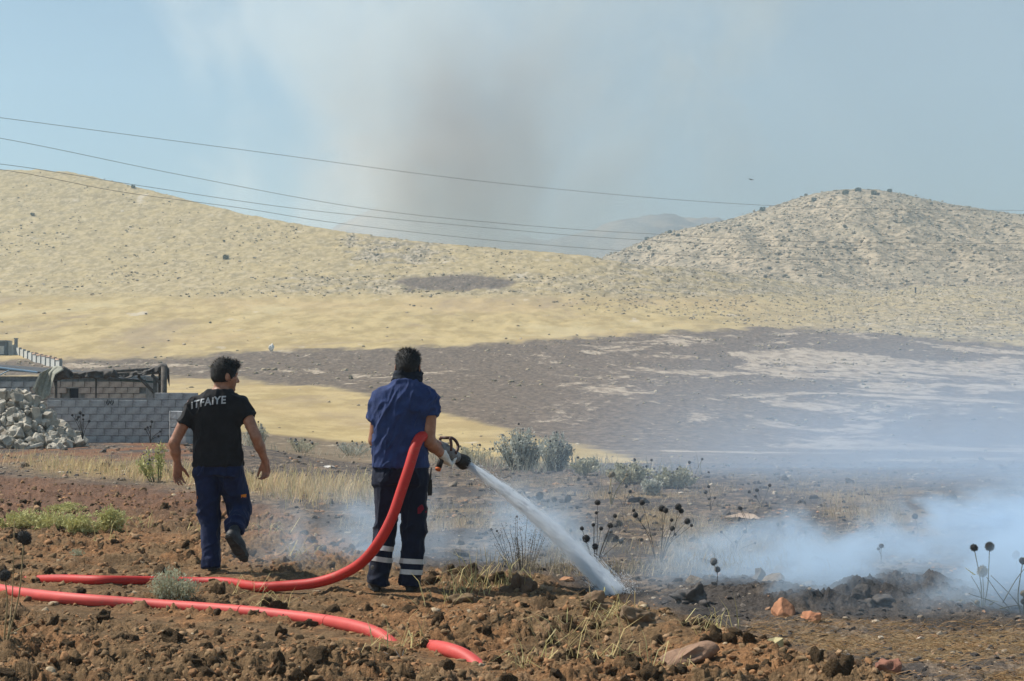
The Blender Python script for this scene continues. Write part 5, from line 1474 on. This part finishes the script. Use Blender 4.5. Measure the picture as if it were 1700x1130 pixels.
# ------------------------------------------------------------------ power cables and a bird
def cable(pts, label):
    q = spline([P(*p) for p in pts], 10); mb = MB(); mb.tube([p - q[0] for p in q], .012, 6)
    o = mb.build('power_cable', simple('cable', (.16, .16, .17), .6, .05), None, True, tuple(q[0])); tagit(o, label, 'cable', 'power cables crossing the sky')
cable([(-300, 158, 70), (0, 195, 78), (400, 248, 90), (850, 306, 105), (1280, 341, 120), (1700, 349, 135), (2000, 346, 148)], "topmost power cable, highest in the sky over the smoke plume")
cable([(-300, 185, 70), (0, 229, 78), (300, 290, 87), (600, 345, 97), (850, 372, 106), (1080, 388, 114), (1400, 402, 126), (2000, 405, 148)], "second power cable from the top, passing just above the left hill's long slope")
cable([(-300, 246, 70), (0, 272, 78), (220, 306, 84), (500, 347, 94), (800, 377, 104), (1050, 397, 113), (1400, 412, 126), (2000, 418, 148)], "third power cable, close below the second and meeting the right hill's foot")
cable([(-300, 250, 70), (0, 281, 78), (200, 318, 84), (400, 345, 90), (560, 370, 96), (800, 397, 104), (1020, 415, 112), (1250, 429, 121), (1700, 432, 136), (2000, 430, 148)], "lowest power cable, lying along the skyline of the left hill")
q = P(1247, 298, 160); mb = MB()
mb.tube([(-.16, 0, 0), (-.06, 0, .01), (.08, 0, .01), (.17, 0, .02)], [.015, .05, .05, .02], 6)
for sd in (-1, 1): mb.add([(-.05, 0, .02), (.07, 0, .02), (.03, sd * .28, .07), (-.06, sd * .5, .03), (-.09, sd * .28, .055)], [(0, 1, 2, 3, 4)])
mb.add([(-.14, -.02, 0), (-.14, .02, 0), (-.26, .05, .01), (-.26, -.05, .01)], [(0, 1, 2, 3)])
o = mb.build('bird', simple('bird_feathers', (.05, .05, .055), .8), None, True, tuple(q)); o.rotation_euler = (.3, 0, .5); md = o.modifiers.new('thickness', 'SOLIDIFY'); md.thickness = .012
tagit(o, "tiny dark bird gliding in the haze left of the right hill's top", "bird")

# ------------------------------------------------------------------ shrubs on the hills
from mathutils.bvhtree import BVHTree
def bvh_of(o): 
    me = o.data; v = np.empty(len(me.vertices) * 3, np.float32); me.vertices.foreach_get('co', v)
    return BVHTree.FromPolygons([tuple(p) for p in v.reshape(-1, 3)], [tuple(p.vertices) for p in me.polygons])
BV = [bvh_of(field), bvh_of(rhill)]
def hit(px, py):
    d = P(px, py, 100) - np.array((0, 0, CAMZ)); best = None
    for b_ in BV:
        h = b_.ray_cast(Vector((0, 0, CAMZ)), Vector(unit(d)), 2000)
        if h[0] is not None and (best is None or h[3] < best[1]): best = (h[0], h[3])
    return None if best is None else np.array(best[0])
def leafball(n, R, leaf, r, squash=.8):
    d = r.normal(size=(n, 3)); d /= np.linalg.norm(d, axis=1)[:, None]
    p = d * (R * (.55 + .5 * r.random((n, 1)) ** .5)) * (1, 1, squash); p *= (1 + .35 * vn3(*(d * 1.7 + 5).T, 3))[:, None]; p[:, 2] += R * squash * .85
    a = r.normal(size=(n, 3)); a /= np.linalg.norm(a, axis=1)[:, None]; b = np.cross(a, r.normal(size=(n, 3))); b /= np.linalg.norm(b, axis=1)[:, None]
    l = leaf * r.uniform(.6, 1.4, (n, 1)); V = np.stack([p - a * l, p + b * l * .45, p + a * l, p - b * l * .45], 1).reshape(-1, 3)
    return V, np.arange(n * 4).reshape(n, 4)
def leaf_mat(name, c0, c1, trans=.25):
    t = NT(name); p = t.pos('Object'); c = t.mix(t.ss(.3, .7, t.noise(p, 3.5, 3)), c0, c1); b = t.bsdf(c, .7, None, .2)
    tr = t.n('ShaderNodeBsdfTranslucent'); t.t.links.new(c, tr.inputs[0]); mx = t.n('ShaderNodeMixShader'); mx.inputs[0].default_value = trans
    t.t.links.new(b.outputs[0], mx.inputs[1]); t.t.links.new(tr.outputs[0], mx.inputs[2]); t.t.links.new(mx.outputs[0], t.out.inputs[0]); return t.m
M_shrub = leaf_mat('shrub_leaf', (.045, .055, .030), (.085, .095, .05))
def shrub(px, py, wpx, label):
    q = hit(px, py + 1)
    if q is None: q = hit(px, py + 6)
    if q is None: return
    R = wpx * .82 / F * q[1] / 2; s = empty('shrub', tuple(q)); tagit(s, label, 'shrub', 'dark shrubs dotted over the hills')
    V, Fq = leafball(260, R, R * .22, r, .75); obj('foliage', raw_mesh('foliage', V, Fq, False), M_shrub, s)
    mb = MB()
    for k in range(4):
        a_ = k * 1.6; mb.tube([(0, 0, -.1 * R), (R * .25 * math.cos(a_), R * .25 * math.sin(a_), R * .5), (R * .55 * math.cos(a_), R * .55 * math.sin(a_), R)], [R * .07, R * .05, R * .02], 5)
    mb.build('stem', M_wood, s)
for px_, py_, w_, lb in ((375, 429, 13, "dark shrub standing alone in the middle of the left hill's slope"), (54, 357, 9, "small dark shrub high on the left hill near the frame edge"), (221, 306, 9, "dark shrub on the skyline of the left hill"), (372, 400, 5, "tiny shrub just above the lone shrub on the left hill"),
        (1266, 349, 12, "dark shrub on the left shoulder of the right hill's skyline"), (1338, 324, 7, "small shrub on the skyline between the shoulder and the top of the right hill"), (1351, 333, 11, "shrub just under the skyline left of the right hill's top"), (1404, 322, 13, "wide shrub below the top of the right hill, left of centre"), (1425, 312, 12, "shrub on the very top of the right hill"), (1451, 322, 12, "shrub below the top of the right hill, right of centre"), (1477, 318, 10, "shrub on the skyline just right of the right hill's top"),
        (1112, 386, 9, "shrub on the low left ridge of the right hill, second from its tip"), (1126, 391, 8, "shrub just below the second one on the right hill's low ridge"), (1182, 378, 7, "shrub on the middle of the right hill's low ridge"), (1074, 397, 9, "shrub near the tip of the right hill's low left ridge"), (1042, 404, 10, "leftmost shrub at the tip of the right hill's ridge"), (1062, 411, 9, "shrub at the foot of the ridge tip, right of the leftmost one"), (1078, 413, 9, "low shrub at the saddle below the right hill's ridge"),
        (1546, 338, 6, "tiny shrub on the far right slope of the right hill's skyline")):
    shrub(px_, py_, w_, lb)
q = hit(1520, 486)
mb = MB(); s_ = q[1] / F; mb.box((0, 0, 3.5 * s_), (2.2 * s_, 2 * s_, 8 * s_)); mb.tube([(0, 0, 7 * s_), (0, 0, 9 * s_)], 1.3 * s_, 6)
o = mb.build('marker_post', simple('dark_post', (.07, .07, .08), .9)); o.location = q; tagit(o, "small dark post standing in the flat at the foot of the right hill", "post")

# ------------------------------------------------------------------ globe thistles, bushes and weeds near by
def spiky(R, n, r, sl=.28):
    V0, F0 = ico(2); V = [V0 * R * .80]; Fs = [F0]; off = len(V0)
    i = np.arange(n) + .5; ph = np.arccos(1 - 2 * i / n); th = np.pi * (1 + 5 ** .5) * i
    d = np.stack([np.cos(th) * np.sin(ph), np.sin(th) * np.sin(ph), np.cos(ph)], 1) + r.normal(size=(n, 3)) * .06; d /= np.linalg.norm(d, axis=1)[:, None]
    a = np.cross(d, (.3, .5, .8)); a /= np.linalg.norm(a, axis=1)[:, None]; b = np.cross(d, a); w = R * .055
    T = R * (1 + sl * r.uniform(-.5, .6, (n, 1)))
    Vs = np.stack([d * R * .7 + a * w, d * R * .7 - .5 * a * w + .87 * b * w, d * R * .7 - .5 * a * w - .87 * b * w, d * T], 1).reshape(-1, 3)
    f = np.array([(0, 1, 3), (1, 2, 3), (2, 0, 3)]); Fs.append((f[None] + (np.arange(n) * 4)[:, None, None]).reshape(-1, 3) + off); V.append(Vs)
    return np.concatenate(V), np.concatenate(Fs)
M_head = simple('thistle_head', (.045, .042, .040), .9, .35, 30); M_headtan = simple('thistle_head_tan', (.20, .165, .11), .9, .3, 30); M_headpale = simple('thistle_head_pale', (.22, .22, .22), .9, .2, 30)
M_stem = simple('thistle_stem', (.12, .115, .075), .8, .25, 12); M_stemdry = simple('dry_stem', (.34, .26, .14), .8, .25, 12); M_burntstem = simple('burnt_stem', (.06, .052, .045), .9, .3, 20)
M_twig = simple('scorched_twig', (.13, .112, .09), .9, .3, 20)
M_thleaf = leaf_mat('thistle_leaf', (.22, .23, .07), (.34, .30, .10))
big = [raw_mesh('seed_head', *spiky(1, 420, r), False) for _ in range(2)]; small_ = [raw_mesh('seed_head', *spiky(1, 90, r, .4), False) for _ in range(2)]
def head_mesh(m, mat):
    k = m.name + mat.name
    if k not in HM: c = m.copy(); c.name = 'seed_head'; c.materials.append(mat); HM[k] = c
    return HM[k]
HM = {}
def thistle(bx, by, heads, label, stems=(), mat=M_stem, leaves=0, sw=.004, Y=None, group='globe thistles'):
    """heads: (px, py, r px, material, depth shift, via) ; stems: bare branches [(px,py),...]"""
    q = ray_ground(bx, by, 7, 60) if Y is None else P(bx, by, Y)
    Yp = q[1]; th = empty('globe_thistle', tuple(q)); tagit(th, label, 'thistle', group)
    for hd in heads:
        px_, py_, rp = hd[:3]; m_ = hd[3] if len(hd) > 3 and hd[3] else M_head; dy = r.uniform(-.12, .12); e = P(px_, py_, Yp + dy) - q; R = rp / F * Yp * (1.22 if by < 1000 and by > 800 else 1.0)
        via = hd[4] if len(hd) > 4 else None
        mdp = (P(via[0], via[1], Yp + dy * .5) - q) if via else e * .5 + np.array((-.16 * e[0] + r.normal() * .01, 0, .04 * abs(e[0])))
        pts = spline([(0, 0, -.03), mdp * .5 + np.array((0, 0, .0)), mdp, e - unit(e - mdp) * R * .6], 4)
        mb = MB(); mb.tube(pts, np.linspace(sw * 1.3, sw * .75, len(pts)), 6); st_ = mb.build('stem', mat, th, True)
        o = obj('seed_head', head_mesh((big if rp > 6 else small_)[r.integers(0, 2)], m_), None, st_); o.location = e; o.scale = tuple(R * r.uniform(.82, 1.08, 3)); o.rotation_euler = r.uniform(-1, 1, 3)
    for ln in stems:
        pts = spline([P(a_, b_, Yp + r.uniform(-.05, .05)) - q for a_, b_ in ln], 4); mb = MB(); mb.tube(pts, np.linspace(sw, sw * .5, len(pts)), 5); mb.build('branch', mat, th, True)
    for k in range(leaves):
        a_ = r.uniform(0, 6.28); c = np.array((r.normal() * .06, r.normal() * .06, abs(r.normal()) * .10 + .03)); L = r.uniform(.05, .11); d = unit((math.cos(a_), math.sin(a_) * .6, r.uniform(-.2, .6))); sdv = unit(np.cross(d, (0, .3, 1)))
        out = [c]; 
        for i_ in range(1, 8): out.append(c + d * L * i_ / 8 + sdv * (.018 if i_ % 2 else .006) * (1 - i_ / 9))
        out.append(c + d * L)
        for i_ in range(7, 0, -1): out.append(c + d * L * i_ / 8 - sdv * (.018 if i_ % 2 else .006) * (1 - i_ / 9))
        mb = MB(); mb.add(out, [tuple(range(len(out)))]); lf = mb.build('leaf', M_thleaf, th); mm = lf.modifiers.new('thickness', 'SOLIDIFY'); mm.thickness = .0015
    return th
tan, pale_ = M_headtan, M_headpale
thistle(1631, 1024, [(1617, 909, 7.5, None, (1628, 965)), (1643, 907, 8.5, None, (1640, 970)), (1631, 948, 10.5, tan, (1633, 985)), (1597, 999, 5, tan, (1618, 1004)), (1622, 1000, 5.5, tan, (1628, 1010)), (1648, 1011, 5.5, None, (1640, 1018)), (1623, 1048, 5.5, tan, (1640, 1040))],
        "tall globe thistle at the right edge with three big heads above the smoke", [[(1631, 1024), (1628, 985), (1612, 956)], [(1631, 1024), (1622, 1005), (1612, 995)]], M_stem, 7, .0042, 11.0)
thistle(1702, 1062, [(1671, 1030, 7, None, (1685, 1035)), (1694, 1034, 8, None), (1698, 931, 7, None, (1690, 990)), (1699, 985, 6, tan), (1699, 998, 6, None)],
        "spreading globe thistle cut by the right edge, its stems crossing the tall one", [[(1702, 1062), (1690, 1030), (1660, 990), (1638, 958)], [(1702, 1062), (1680, 1020), (1650, 1000), (1608, 985)], [(1665, 1000), (1685, 965), (1702, 942)], [(1702, 1020), (1680, 990), (1645, 955)], [(1660, 1010), (1690, 1005), (1710, 1015)]], M_stem, 9, .0042, 10.9)
thistle(1684, 985, [(1687, 921, 6.5, pale_), (1620, 962, 4.5, pale_, (1640, 975))], "pale globe thistle standing inside the smoke behind the right-hand thistles", (), M_stem, 0, .003, 12.6)
thistle(4, 1098, [(40, 892, 14, None, (32, 985)), (8, 955, 11, None, (12, 1000))], "big-headed globe thistle at the left edge in front of the front hose", [[(4, 1098), (14, 1050), (21, 980), (24, 862)], [(12, 1055), (35, 1042), (62, 1030)]], M_stemdry, 0, .0048, 9.3)
thistle(922, 902, [(896, 823, 6.5), (920, 829, 5), (910, 831, 3), (943, 827, 6, None, (942, 860)), (940, 831, 3.5), (958, 842, 3), (877, 826, 3.5)], "globe thistle nearest the jet with a row of black heads above the water", (), M_stemdry, 0, .0022)
thistle(989, 948, [(992, 834, 5), (990, 851, 3.2), (985, 871, 3.2), (966, 877, 3.6), (973, 894, 6.5), (988, 907, 5.6), (1013, 872, 5), (1014, 882, 3.6, pale_), (998, 877, 3.2), (1021, 856, 3.4), (1031, 898, 5, pale_)], "bushy globe thistle with many small heads right of the jet's lower half", (), M_burntstem, 0, .0022)
thistle(1089, 928, [(1066, 834, 4.8, None, (1076, 870)), (1055, 855, 4.8), (1052, 847, 2.8)], "thin globe thistle leaning left with three heads between two bushier ones", (), M_burntstem, 0, .0022)
thistle(1096, 934, [(1099, 844, 5.6), (1105, 847, 5), (1126, 841, 5.6, None, (1118, 890)), (1131, 848, 5), (1141, 865, 5), (1116, 877, 4.6), (1148, 872, 3.2), (1115, 863, 3.2), (1121, 887, 2.8)], "globe thistle with paired heads, rightmost of the cluster beyond the jet", (), M_burntstem, 0, .0022)
thistle(1189, 978, [(1185, 932, 6.2, pale_), (1191, 945, 6, pale_)], "short globe thistle with two greyish heads at the left end of the smoke bank", (), M_burntstem, 0, .0022)
thistle(1520, 905, [(1519, 857, 5.5)], "single-headed globe thistle far out right above the smoke bank", (), M_burntstem, 0, .003)
thistle(1463, 935, [(1463, 906, 4.5), (1458, 911, 3)], "small globe thistle just above the smoke bank, left of the single-headed one", (), M_burntstem, 0, .003)
thistle(1014, 838, [(1016, 787, 5, tan), (1012, 790, 3, tan), (1041, 788, 3, tan)], "tan dried flower stalk standing behind the thistle cluster", (), M_stemdry, 0, .007)
thistle(137, 727, [(120, 689, 2.6), (133, 685, 3.2), (130, 692, 3), (138, 689, 3), (128, 696, 2.6), (148, 699, 2.8), (138, 696, 2.4)], "globe thistle growing before the grey wall beside the rubble heap", (), M_burntstem, 0, .008, 41.0)
thistle(250, 733, [(241, 712, 2.6), (252, 700, 3), (245, 709, 2.4), (250, 708, 2.4), (266, 716, 2.4), (263, 724, 2.4)], "globe thistle growing before the right part of the grey wall", (), M_burntstem, 0, .008, 41.0)

for x_, y_, lb in ((1035, 842, 'left of the pale far-off rock, behind the bushy one'), (1180, 848, 'just left of the pale far-off rock'), (1240, 880, 'in front of the pale far-off rock'), (1265, 842, 'behind the pale far-off rock on its right'), (1075, 800, 'among the low hazy bushes'), (1300, 905, 'highest above the orange stones'), (1150, 800, 'right of the last low hazy bush'), (945, 915, 'close beside the middle of the jet'), (1220, 920, 'right of the short one with greyish heads')):
    thistle(x_, y_, [(x_ + r.normal() * 10, y_ - 26 - 12 * r.random(), 3.2), (x_ + r.normal() * 12, y_ - 18 - 8 * r.random(), 2.6), (x_ + r.normal() * 8, y_ - 34 - 8 * r.random(), 2.8), (x_ + r.normal() * 14, y_ - 14 - 6 * r.random(), 2.4)], 'small dried globe thistle ' + lb, (), M_burntstem, 0, .0025, None, 'small thistles in the stubble')
M_greyleaf = leaf_mat('grey_leaf', (.36, .37, .32), (.54, .55, .48)); M_greenleaf = leaf_mat('yellow_green_leaf', (.42, .41, .16), (.62, .59, .29)); M_sage = leaf_mat('sage_leaf', (.36, .37, .25), (.55, .56, .41)); M_scrubleaf = leaf_mat('scrub_leaf', (.38, .37, .27), (.54, .52, .39))
def bush(name, px, py, wpx, hpx, n, mat, label, cat, heads=0, leaf=.02, group=None, stemmat=None, depth=.8):
    """many upright twigs carrying narrow leaves"""
    q = ray_ground(px, py, 7, 60); s_ = q[1] / F; W_, H_ = wpx * s_ / 2, hpx * s_; b_ = empty(name, tuple(q)); tagit(b_, label, cat, group)
    mb = MB(); tips = []
    for k in range(max(10, n // 60)):
        a_ = r.uniform(0, 6.28); u_ = r.random() ** .6; e = np.array((math.cos(a_) * u_ * W_, math.sin(a_) * u_ * W_ * depth, H_ * r.uniform(.6, 1.05) * (1 - .35 * u_ * u_))); base_ = e * np.array((.35, .35, 0)) + np.array((0, 0, -.02))
        mb.tube([base_, base_ * .45 + e * .55 + r.normal(size=3) * .02 * H_, e], [H_ * .012 * (.5 if mat is M_twig else 1), H_ * .008 * (.5 if mat is M_twig else 1), H_ * .003], 4, False); tips.append((base_, e))
    mb.build('stem', stemmat or M_stem, b_)
    tw = r.integers(0, len(tips), n); t_ = r.random(n) ** .7; B_ = np.array([a for a, _ in tips])[tw]; E_ = np.array([e for _, e in tips])[tw]
    p = B_ + (E_ - B_) * (.2 + .82 * t_)[:, None] + r.normal(size=(n, 3)) * np.array((.07 * W_ + .01, .07 * W_ + .01, .02 * H_))
    a = (E_ - B_); a /= np.linalg.norm(a, axis=1)[:, None]; a = a + r.normal(size=(n, 3)) * .75; a /= np.linalg.norm(a, axis=1)[:, None]
    c = np.cross(a, r.normal(size=(n, 3))); c /= np.linalg.norm(c, axis=1)[:, None]; l = leaf * r.uniform(.5, 1.4, (n, 1))
    V = np.stack([p - a * l, p + c * l * .38, p + a * l, p - c * l * .38], 1).reshape(-1, 3); obj('foliage', raw_mesh('foliage', V, np.arange(n * 4).reshape(n, 4), False), mat, b_)
    for k in range(heads):
        e = tips[k % len(tips)][1] + r.normal(size=3) * .03 * W_; o = obj('seed_head', head_mesh(small_[k % 2], M_headpale if k % 3 else M_head), None, b_); R = r.uniform(1.5, 2.6) * s_; o.location = e + np.array((0, 0, R)); o.scale = (R, R, R)
    return b_
g_ = 'grey scrub bushes along the terrace edge'
bush('bush', 866, 780, 92, 70, 4080, M_greyleaf, "left half of the pair of tall grey-green bushes beyond the water jet", 'bush', 24, .030, g_)
bush('bush', 921, 782, 68, 66, 3120, M_greyleaf, "right-hand tall grey-green bush beyond the water jet", 'bush', 18, .030, g_)
bush('bush', 975, 790, 62, 34, 1560, M_scrubleaf, "low pale bush just right of the two tall grey bushes", 'bush', 8, .030, g_)
bush('bush', 1045, 803, 80, 36, 1800, M_scrubleaf, "wide low bush with dark seed heads beyond the thistle cluster", 'bush', 16, .030, g_)
bush('bush', 1120, 810, 74, 36, 1560, M_scrubleaf, "hazy low bush with seed heads furthest right on the terrace edge", 'bush', 14, .030, g_)
bush('bush', 1082, 822, 36, 30, 1440, M_greyleaf, "small grey bush in front of the two hazy low bushes", 'bush', 6, .030, g_)
bush('bush', 785, 765, 70, 26, 1440, M_scrubleaf, "low pale scrub bush directly beyond the hose nozzle", 'bush', 12, .030, g_)
bush('bush', 500, 733, 60, 24, 1200, M_scrubleaf, "low pale scrub bush between the two men, nearer the walking man", 'bush', 10, .030, g_)
bush('bush', 585, 740, 64, 26, 1320, M_greyleaf, "grey low scrub bush just left of the elbow of the man in blue", 'bush', 10, .030, g_)
bush('bush', 425, 738, 44, 42, 2160, M_greyleaf, "upright grey scrub bush behind the right elbow of the walking man", 'bush', 8, .030, g_)
bush('bush', 262, 800, 66, 68, 700, M_greenleaf, "yellowish green bush behind the left hand of the walking man", 'bush', 5, .030)
bush('bush', 286, 1004, 80, 62, 2600, M_sage, "grey sage-like bush growing between the two red hoses", 'bush', 0, .0115, None, M_stemdry)
bush('bush', 128, 925, 26, 16, 160, M_sage, "tiny silvery plant in the soil above the rear hose", 'plant', 0, .012)
bush('bush', 868, 946, 112, 96, 1300, M_twig, "burnt leafless bush left of the water jet", 'bush', 5, .006, None, M_twig)
wd = [(30, 878, 80, 36), (85, 884, 76, 40), (140, 890, 80, 40), (185, 888, 66, 50), (110, 856, 70, 22)]
lbs = ["leftmost clump of green weeds on the reddish soil", "second clump of green weeds from the left frame edge", "broad clump of green weeds in the middle of the weed patch", "rightmost clump of green weeds, tallest and partly dried", "small clump of green weeds behind the others"]
for (x_, y_, w_, h_), lb in zip(wd, lbs): bush('weed_clump', x_, y_, w_, h_, 1700, M_greenleaf, lb, 'weeds', 0, .018, 'green weed clumps on the ploughed soil', M_stemdry)
q = ray_ground(655, 1097, 7, 60); tw = empty('dry_twig', tuple(q)); tagit(tw, "small white branching twig on the soil below the buried hose end", "twig"); mb = MB()
for e in ((-.06, .0, .05), (.0, 0, .07), (.05, 0, .06), (.02, 0, .035), (-.03, 0, .03)): mb.tube([(.03, 0, -.01), np.array(e) * .5 + (.02, 0, 0), e], [.003, .0025, .001], 5)
mb.build('stem', simple('bleached_twig', (.55, .53, .48), .8), tw)

# ------------------------------------------------------------------ smoke and haze
def vol_box(name, lo, hi, mat):
    c = [(a + b) / 2 for a, b in zip(lo, hi)]
    mb = MB(); mb.box((0, 0, 0), [b - a for a, b in zip(lo, hi)])
    o = mb.build(name, mat, loc=c)
    tagit(o, kind='stuff'); return o

def vol_mat(name, color, aniso, dens_fn, step=0.4):
    t = NT(name); p = t.pos('Object')
    v = t.n('ShaderNodeVolumePrincipled')
    t.set(v.inputs['Color'], color); v.inputs['Anisotropy'].default_value = aniso
    xyz = t.n('ShaderNodeSeparateXYZ'); t.t.links.new(p, xyz.inputs[0])
    t.set(v.inputs['Density'], dens_fn(t, p, *xyz.outputs))
    t.t.links.new(v.outputs[0], t.out.inputs['Volume'])
    t.m.cycles.volume_step_rate = step
    return t, v

def gauss(t, x, c, w):
    a = t.math('DIVIDE', t.math('SUBTRACT', x, c), w)
    return t.math('EXPONENT', t.math('MULTIPLY', t.math('MULTIPLY', a, a), -1.0))

HAZE = 0.00048
t = NT('haze'); v = t.n('ShaderNodeVolumePrincipled')
v.inputs['Color'].default_value = (.60, .83, 1.0, 1); v.inputs['Density'].default_value = HAZE; v.inputs['Anisotropy'].default_value = 0.25
t.t.links.new(v.outputs[0], t.out.inputs['Volume'])
vol_box('haze', (-1750, -1750, -10.5), (1750, 1750, 330), t.m)

# smouldering bank on the right
def dens(t, p, x, y, z):
    n = t.noise(t.vmul(p, (.75, .9, 1.0)), 1.35, 5, .60, .7)
    gz = t.math('ADD', z, .95)                                   # height over the ground
    top = t.math('ADD', t.math('MULTIPLY', t.ss(-3.4, 1.6, x), .52), t.math('ADD', .20, t.math('MULTIPLY', t.math('SUBTRACT', n, .5), 1.9)))
    body = t.ss(0.0, .28, t.math('SUBTRACT', top, gz))
    wisps = t.math('ADD', t.math('MULTIPLY', t.ss(.40, .62, n), .85), .15)
    ends = t.math('MULTIPLY', t.math('MULTIPLY', t.ss(-4.0, -2.6, x), t.ss(4.1, 3.2, x)), t.math('MULTIPLY', t.ss(-2.95, -2.3, y), t.ss(2.6, 1.0, y)))
    thin = t.math('MULTIPLY', t.math('MULTIPLY', t.ss(1.8, .2, gz), t.ss(-1.4, 2.0, x)), .10)
    return t.math('MULTIPLY', t.math('MULTIPLY', ends, t.math('ADD', t.math('MULTIPLY', body, wisps), thin)), 1.75)
t, v = vol_mat('smoke_bank', (.66, .83, 1.0), 0.0, dens, .25)
vol_box('smoke', (.5, 10.4, -.25), (8.8, 16.4, 2.15), t.m)

# thin blue veil drifting over the right of the field
def dens(t, p, x, y, z):
    n = t.noise(t.vmul(p, (.8, .8, 1.3)), .24, 4, .55, .4)
    g = t.math('MULTIPLY', gauss(t, x, 1.8, 5.6), gauss(t, z, -1.4, 1.9))
    e = t.math('MULTIPLY', t.math('MULTIPLY', t.ss(-9.3, -5.0, x), t.ss(10.8, 8, x)), t.math('MULTIPLY', t.ss(-11.8, -9, y), t.ss(11.8, 8, y)))
    return t.math('MULTIPLY', t.math('MULTIPLY', g, t.math('MULTIPLY', e, t.ss(.22, .75, n))), .25)
t, v = vol_mat('smoke_veil', (.62, .79, 1.0), 0.0, dens, .4)
vol_box('smoke', (-3.4, 14.0, -2.6), (18, 38, 4.2), t.m)

# wisps behind the two men
def dens(t, p, x, y, z):
    n = t.noise(t.vmul(p, (1, 1, 1.2)), 1.9, 4, .6, .6)
    gz = t.math('ADD', z, .75)
    g = t.math('MULTIPLY', t.math('MAXIMUM', t.math('MULTIPLY', gauss(t, x, .95, .55), 1.0), t.math('MULTIPLY', gauss(t, x, -.4, .8), .75)), t.ss(.95, .12, gz))
    e = t.math('MULTIPLY', t.math('MULTIPLY', t.ss(-1.9, -1.3, x), t.ss(1.9, 1.4, x)), t.math('MULTIPLY', t.ss(-1.1, -.6, y), t.ss(1.1, .7, y)))
    return t.math('MULTIPLY', t.math('MULTIPLY', g, t.math('MULTIPLY', e, t.ss(.40, .66, n))), 1.7)
t, v = vol_mat('smoke_wisp', (.66, .83, 1.0), 0.0, dens, .4)
vol_box('smoke', (-2.8, 13.2, -.2), (1.2, 15.6, 1.5), t.m)

# the great plume behind the left hill
def dens(t, p, x, y, z):
    n = t.noise(t.vadd(t.vmul(p, (1, 1, .85)), (31, 7, 3)), .016, 6, .60, .5)
    h = t.math('ADD', z, 130)                                   # height over the box's floor
    nn = t.math('SUBTRACT', n, .5)
    cx = t.math('ADD', -60.0, t.math('MULTIPLY', h, .12))       # leans and widens as it climbs
    wd = t.math('ADD', 74.0, t.math('MULTIPLY', h, .25))
    q = t.math('ABSOLUTE', t.math('DIVIDE', t.math('SUBTRACT', x, cx), wd))
    edge = t.ss(-.25, .55, t.math('ADD', t.math('SUBTRACT', 1.0, q), t.math('MULTIPLY', nn, 3.0)))
    bill = t.math('ADD', .2, t.math('MULTIPLY', t.ss(.41, .60, n), 1.1))
    veil = t.math('MULTIPLY', gauss(t, x, 80.0, 160.0), .30)
    e = t.math('MULTIPLY', t.math('MULTIPLY', t.ss(-228, -190, x), t.ss(308, 220, x)), t.math('MULTIPLY', t.ss(-130, -100, z), gauss(t, y, 0, 48)))
    puff = t.math('MULTIPLY', t.math('MULTIPLY', gauss(t, x, -86, 30), gauss(t, z, -74, 17)), t.ss(.40, .60, n))
    d = t.math('MAXIMUM', t.math('MULTIPLY', edge, bill), veil)
    return t.math('MULTIPLY', t.math('ADD', t.math('MULTIPLY', d, t.math('ADD', 1.0, t.math('MULTIPLY', t.math('EXPONENT', t.math('MULTIPLY', h, -.02)), 1.6))), t.math('MULTIPLY', puff, 4.5)), t.math('MULTIPLY', e, .0160))
t, v = vol_mat('smoke_plume', (.80, .80, .78), -0.1, dens, .5)
p = t.pos('Object'); bn = t.noise(t.vadd(t.vmul(p, (1, 1, .8)), (5, 3, 9)), .018, 4, .55)
xyz = t.n('ShaderNodeSeparateXYZ'); t.t.links.new(p, xyz.inputs[0])
cxb = t.math('ADD', -72.0, t.math('MULTIPLY', t.math('ADD', xyz.outputs[2], 60), .30))
brown = t.math('MULTIPLY', t.ss(.38, .56, bn), t.math('MULTIPLY', gauss(t, t.math('SUBTRACT', xyz.outputs[0], cxb), 0, 52), gauss(t, xyz.outputs[2], -48, 42)))
t.set(v.inputs['Color'], t.mix(brown, (.98, .995, .985), (.73, .61, .53)))
vol_box('smoke', (-230, 650, 20), (310, 790, 300), t.m)
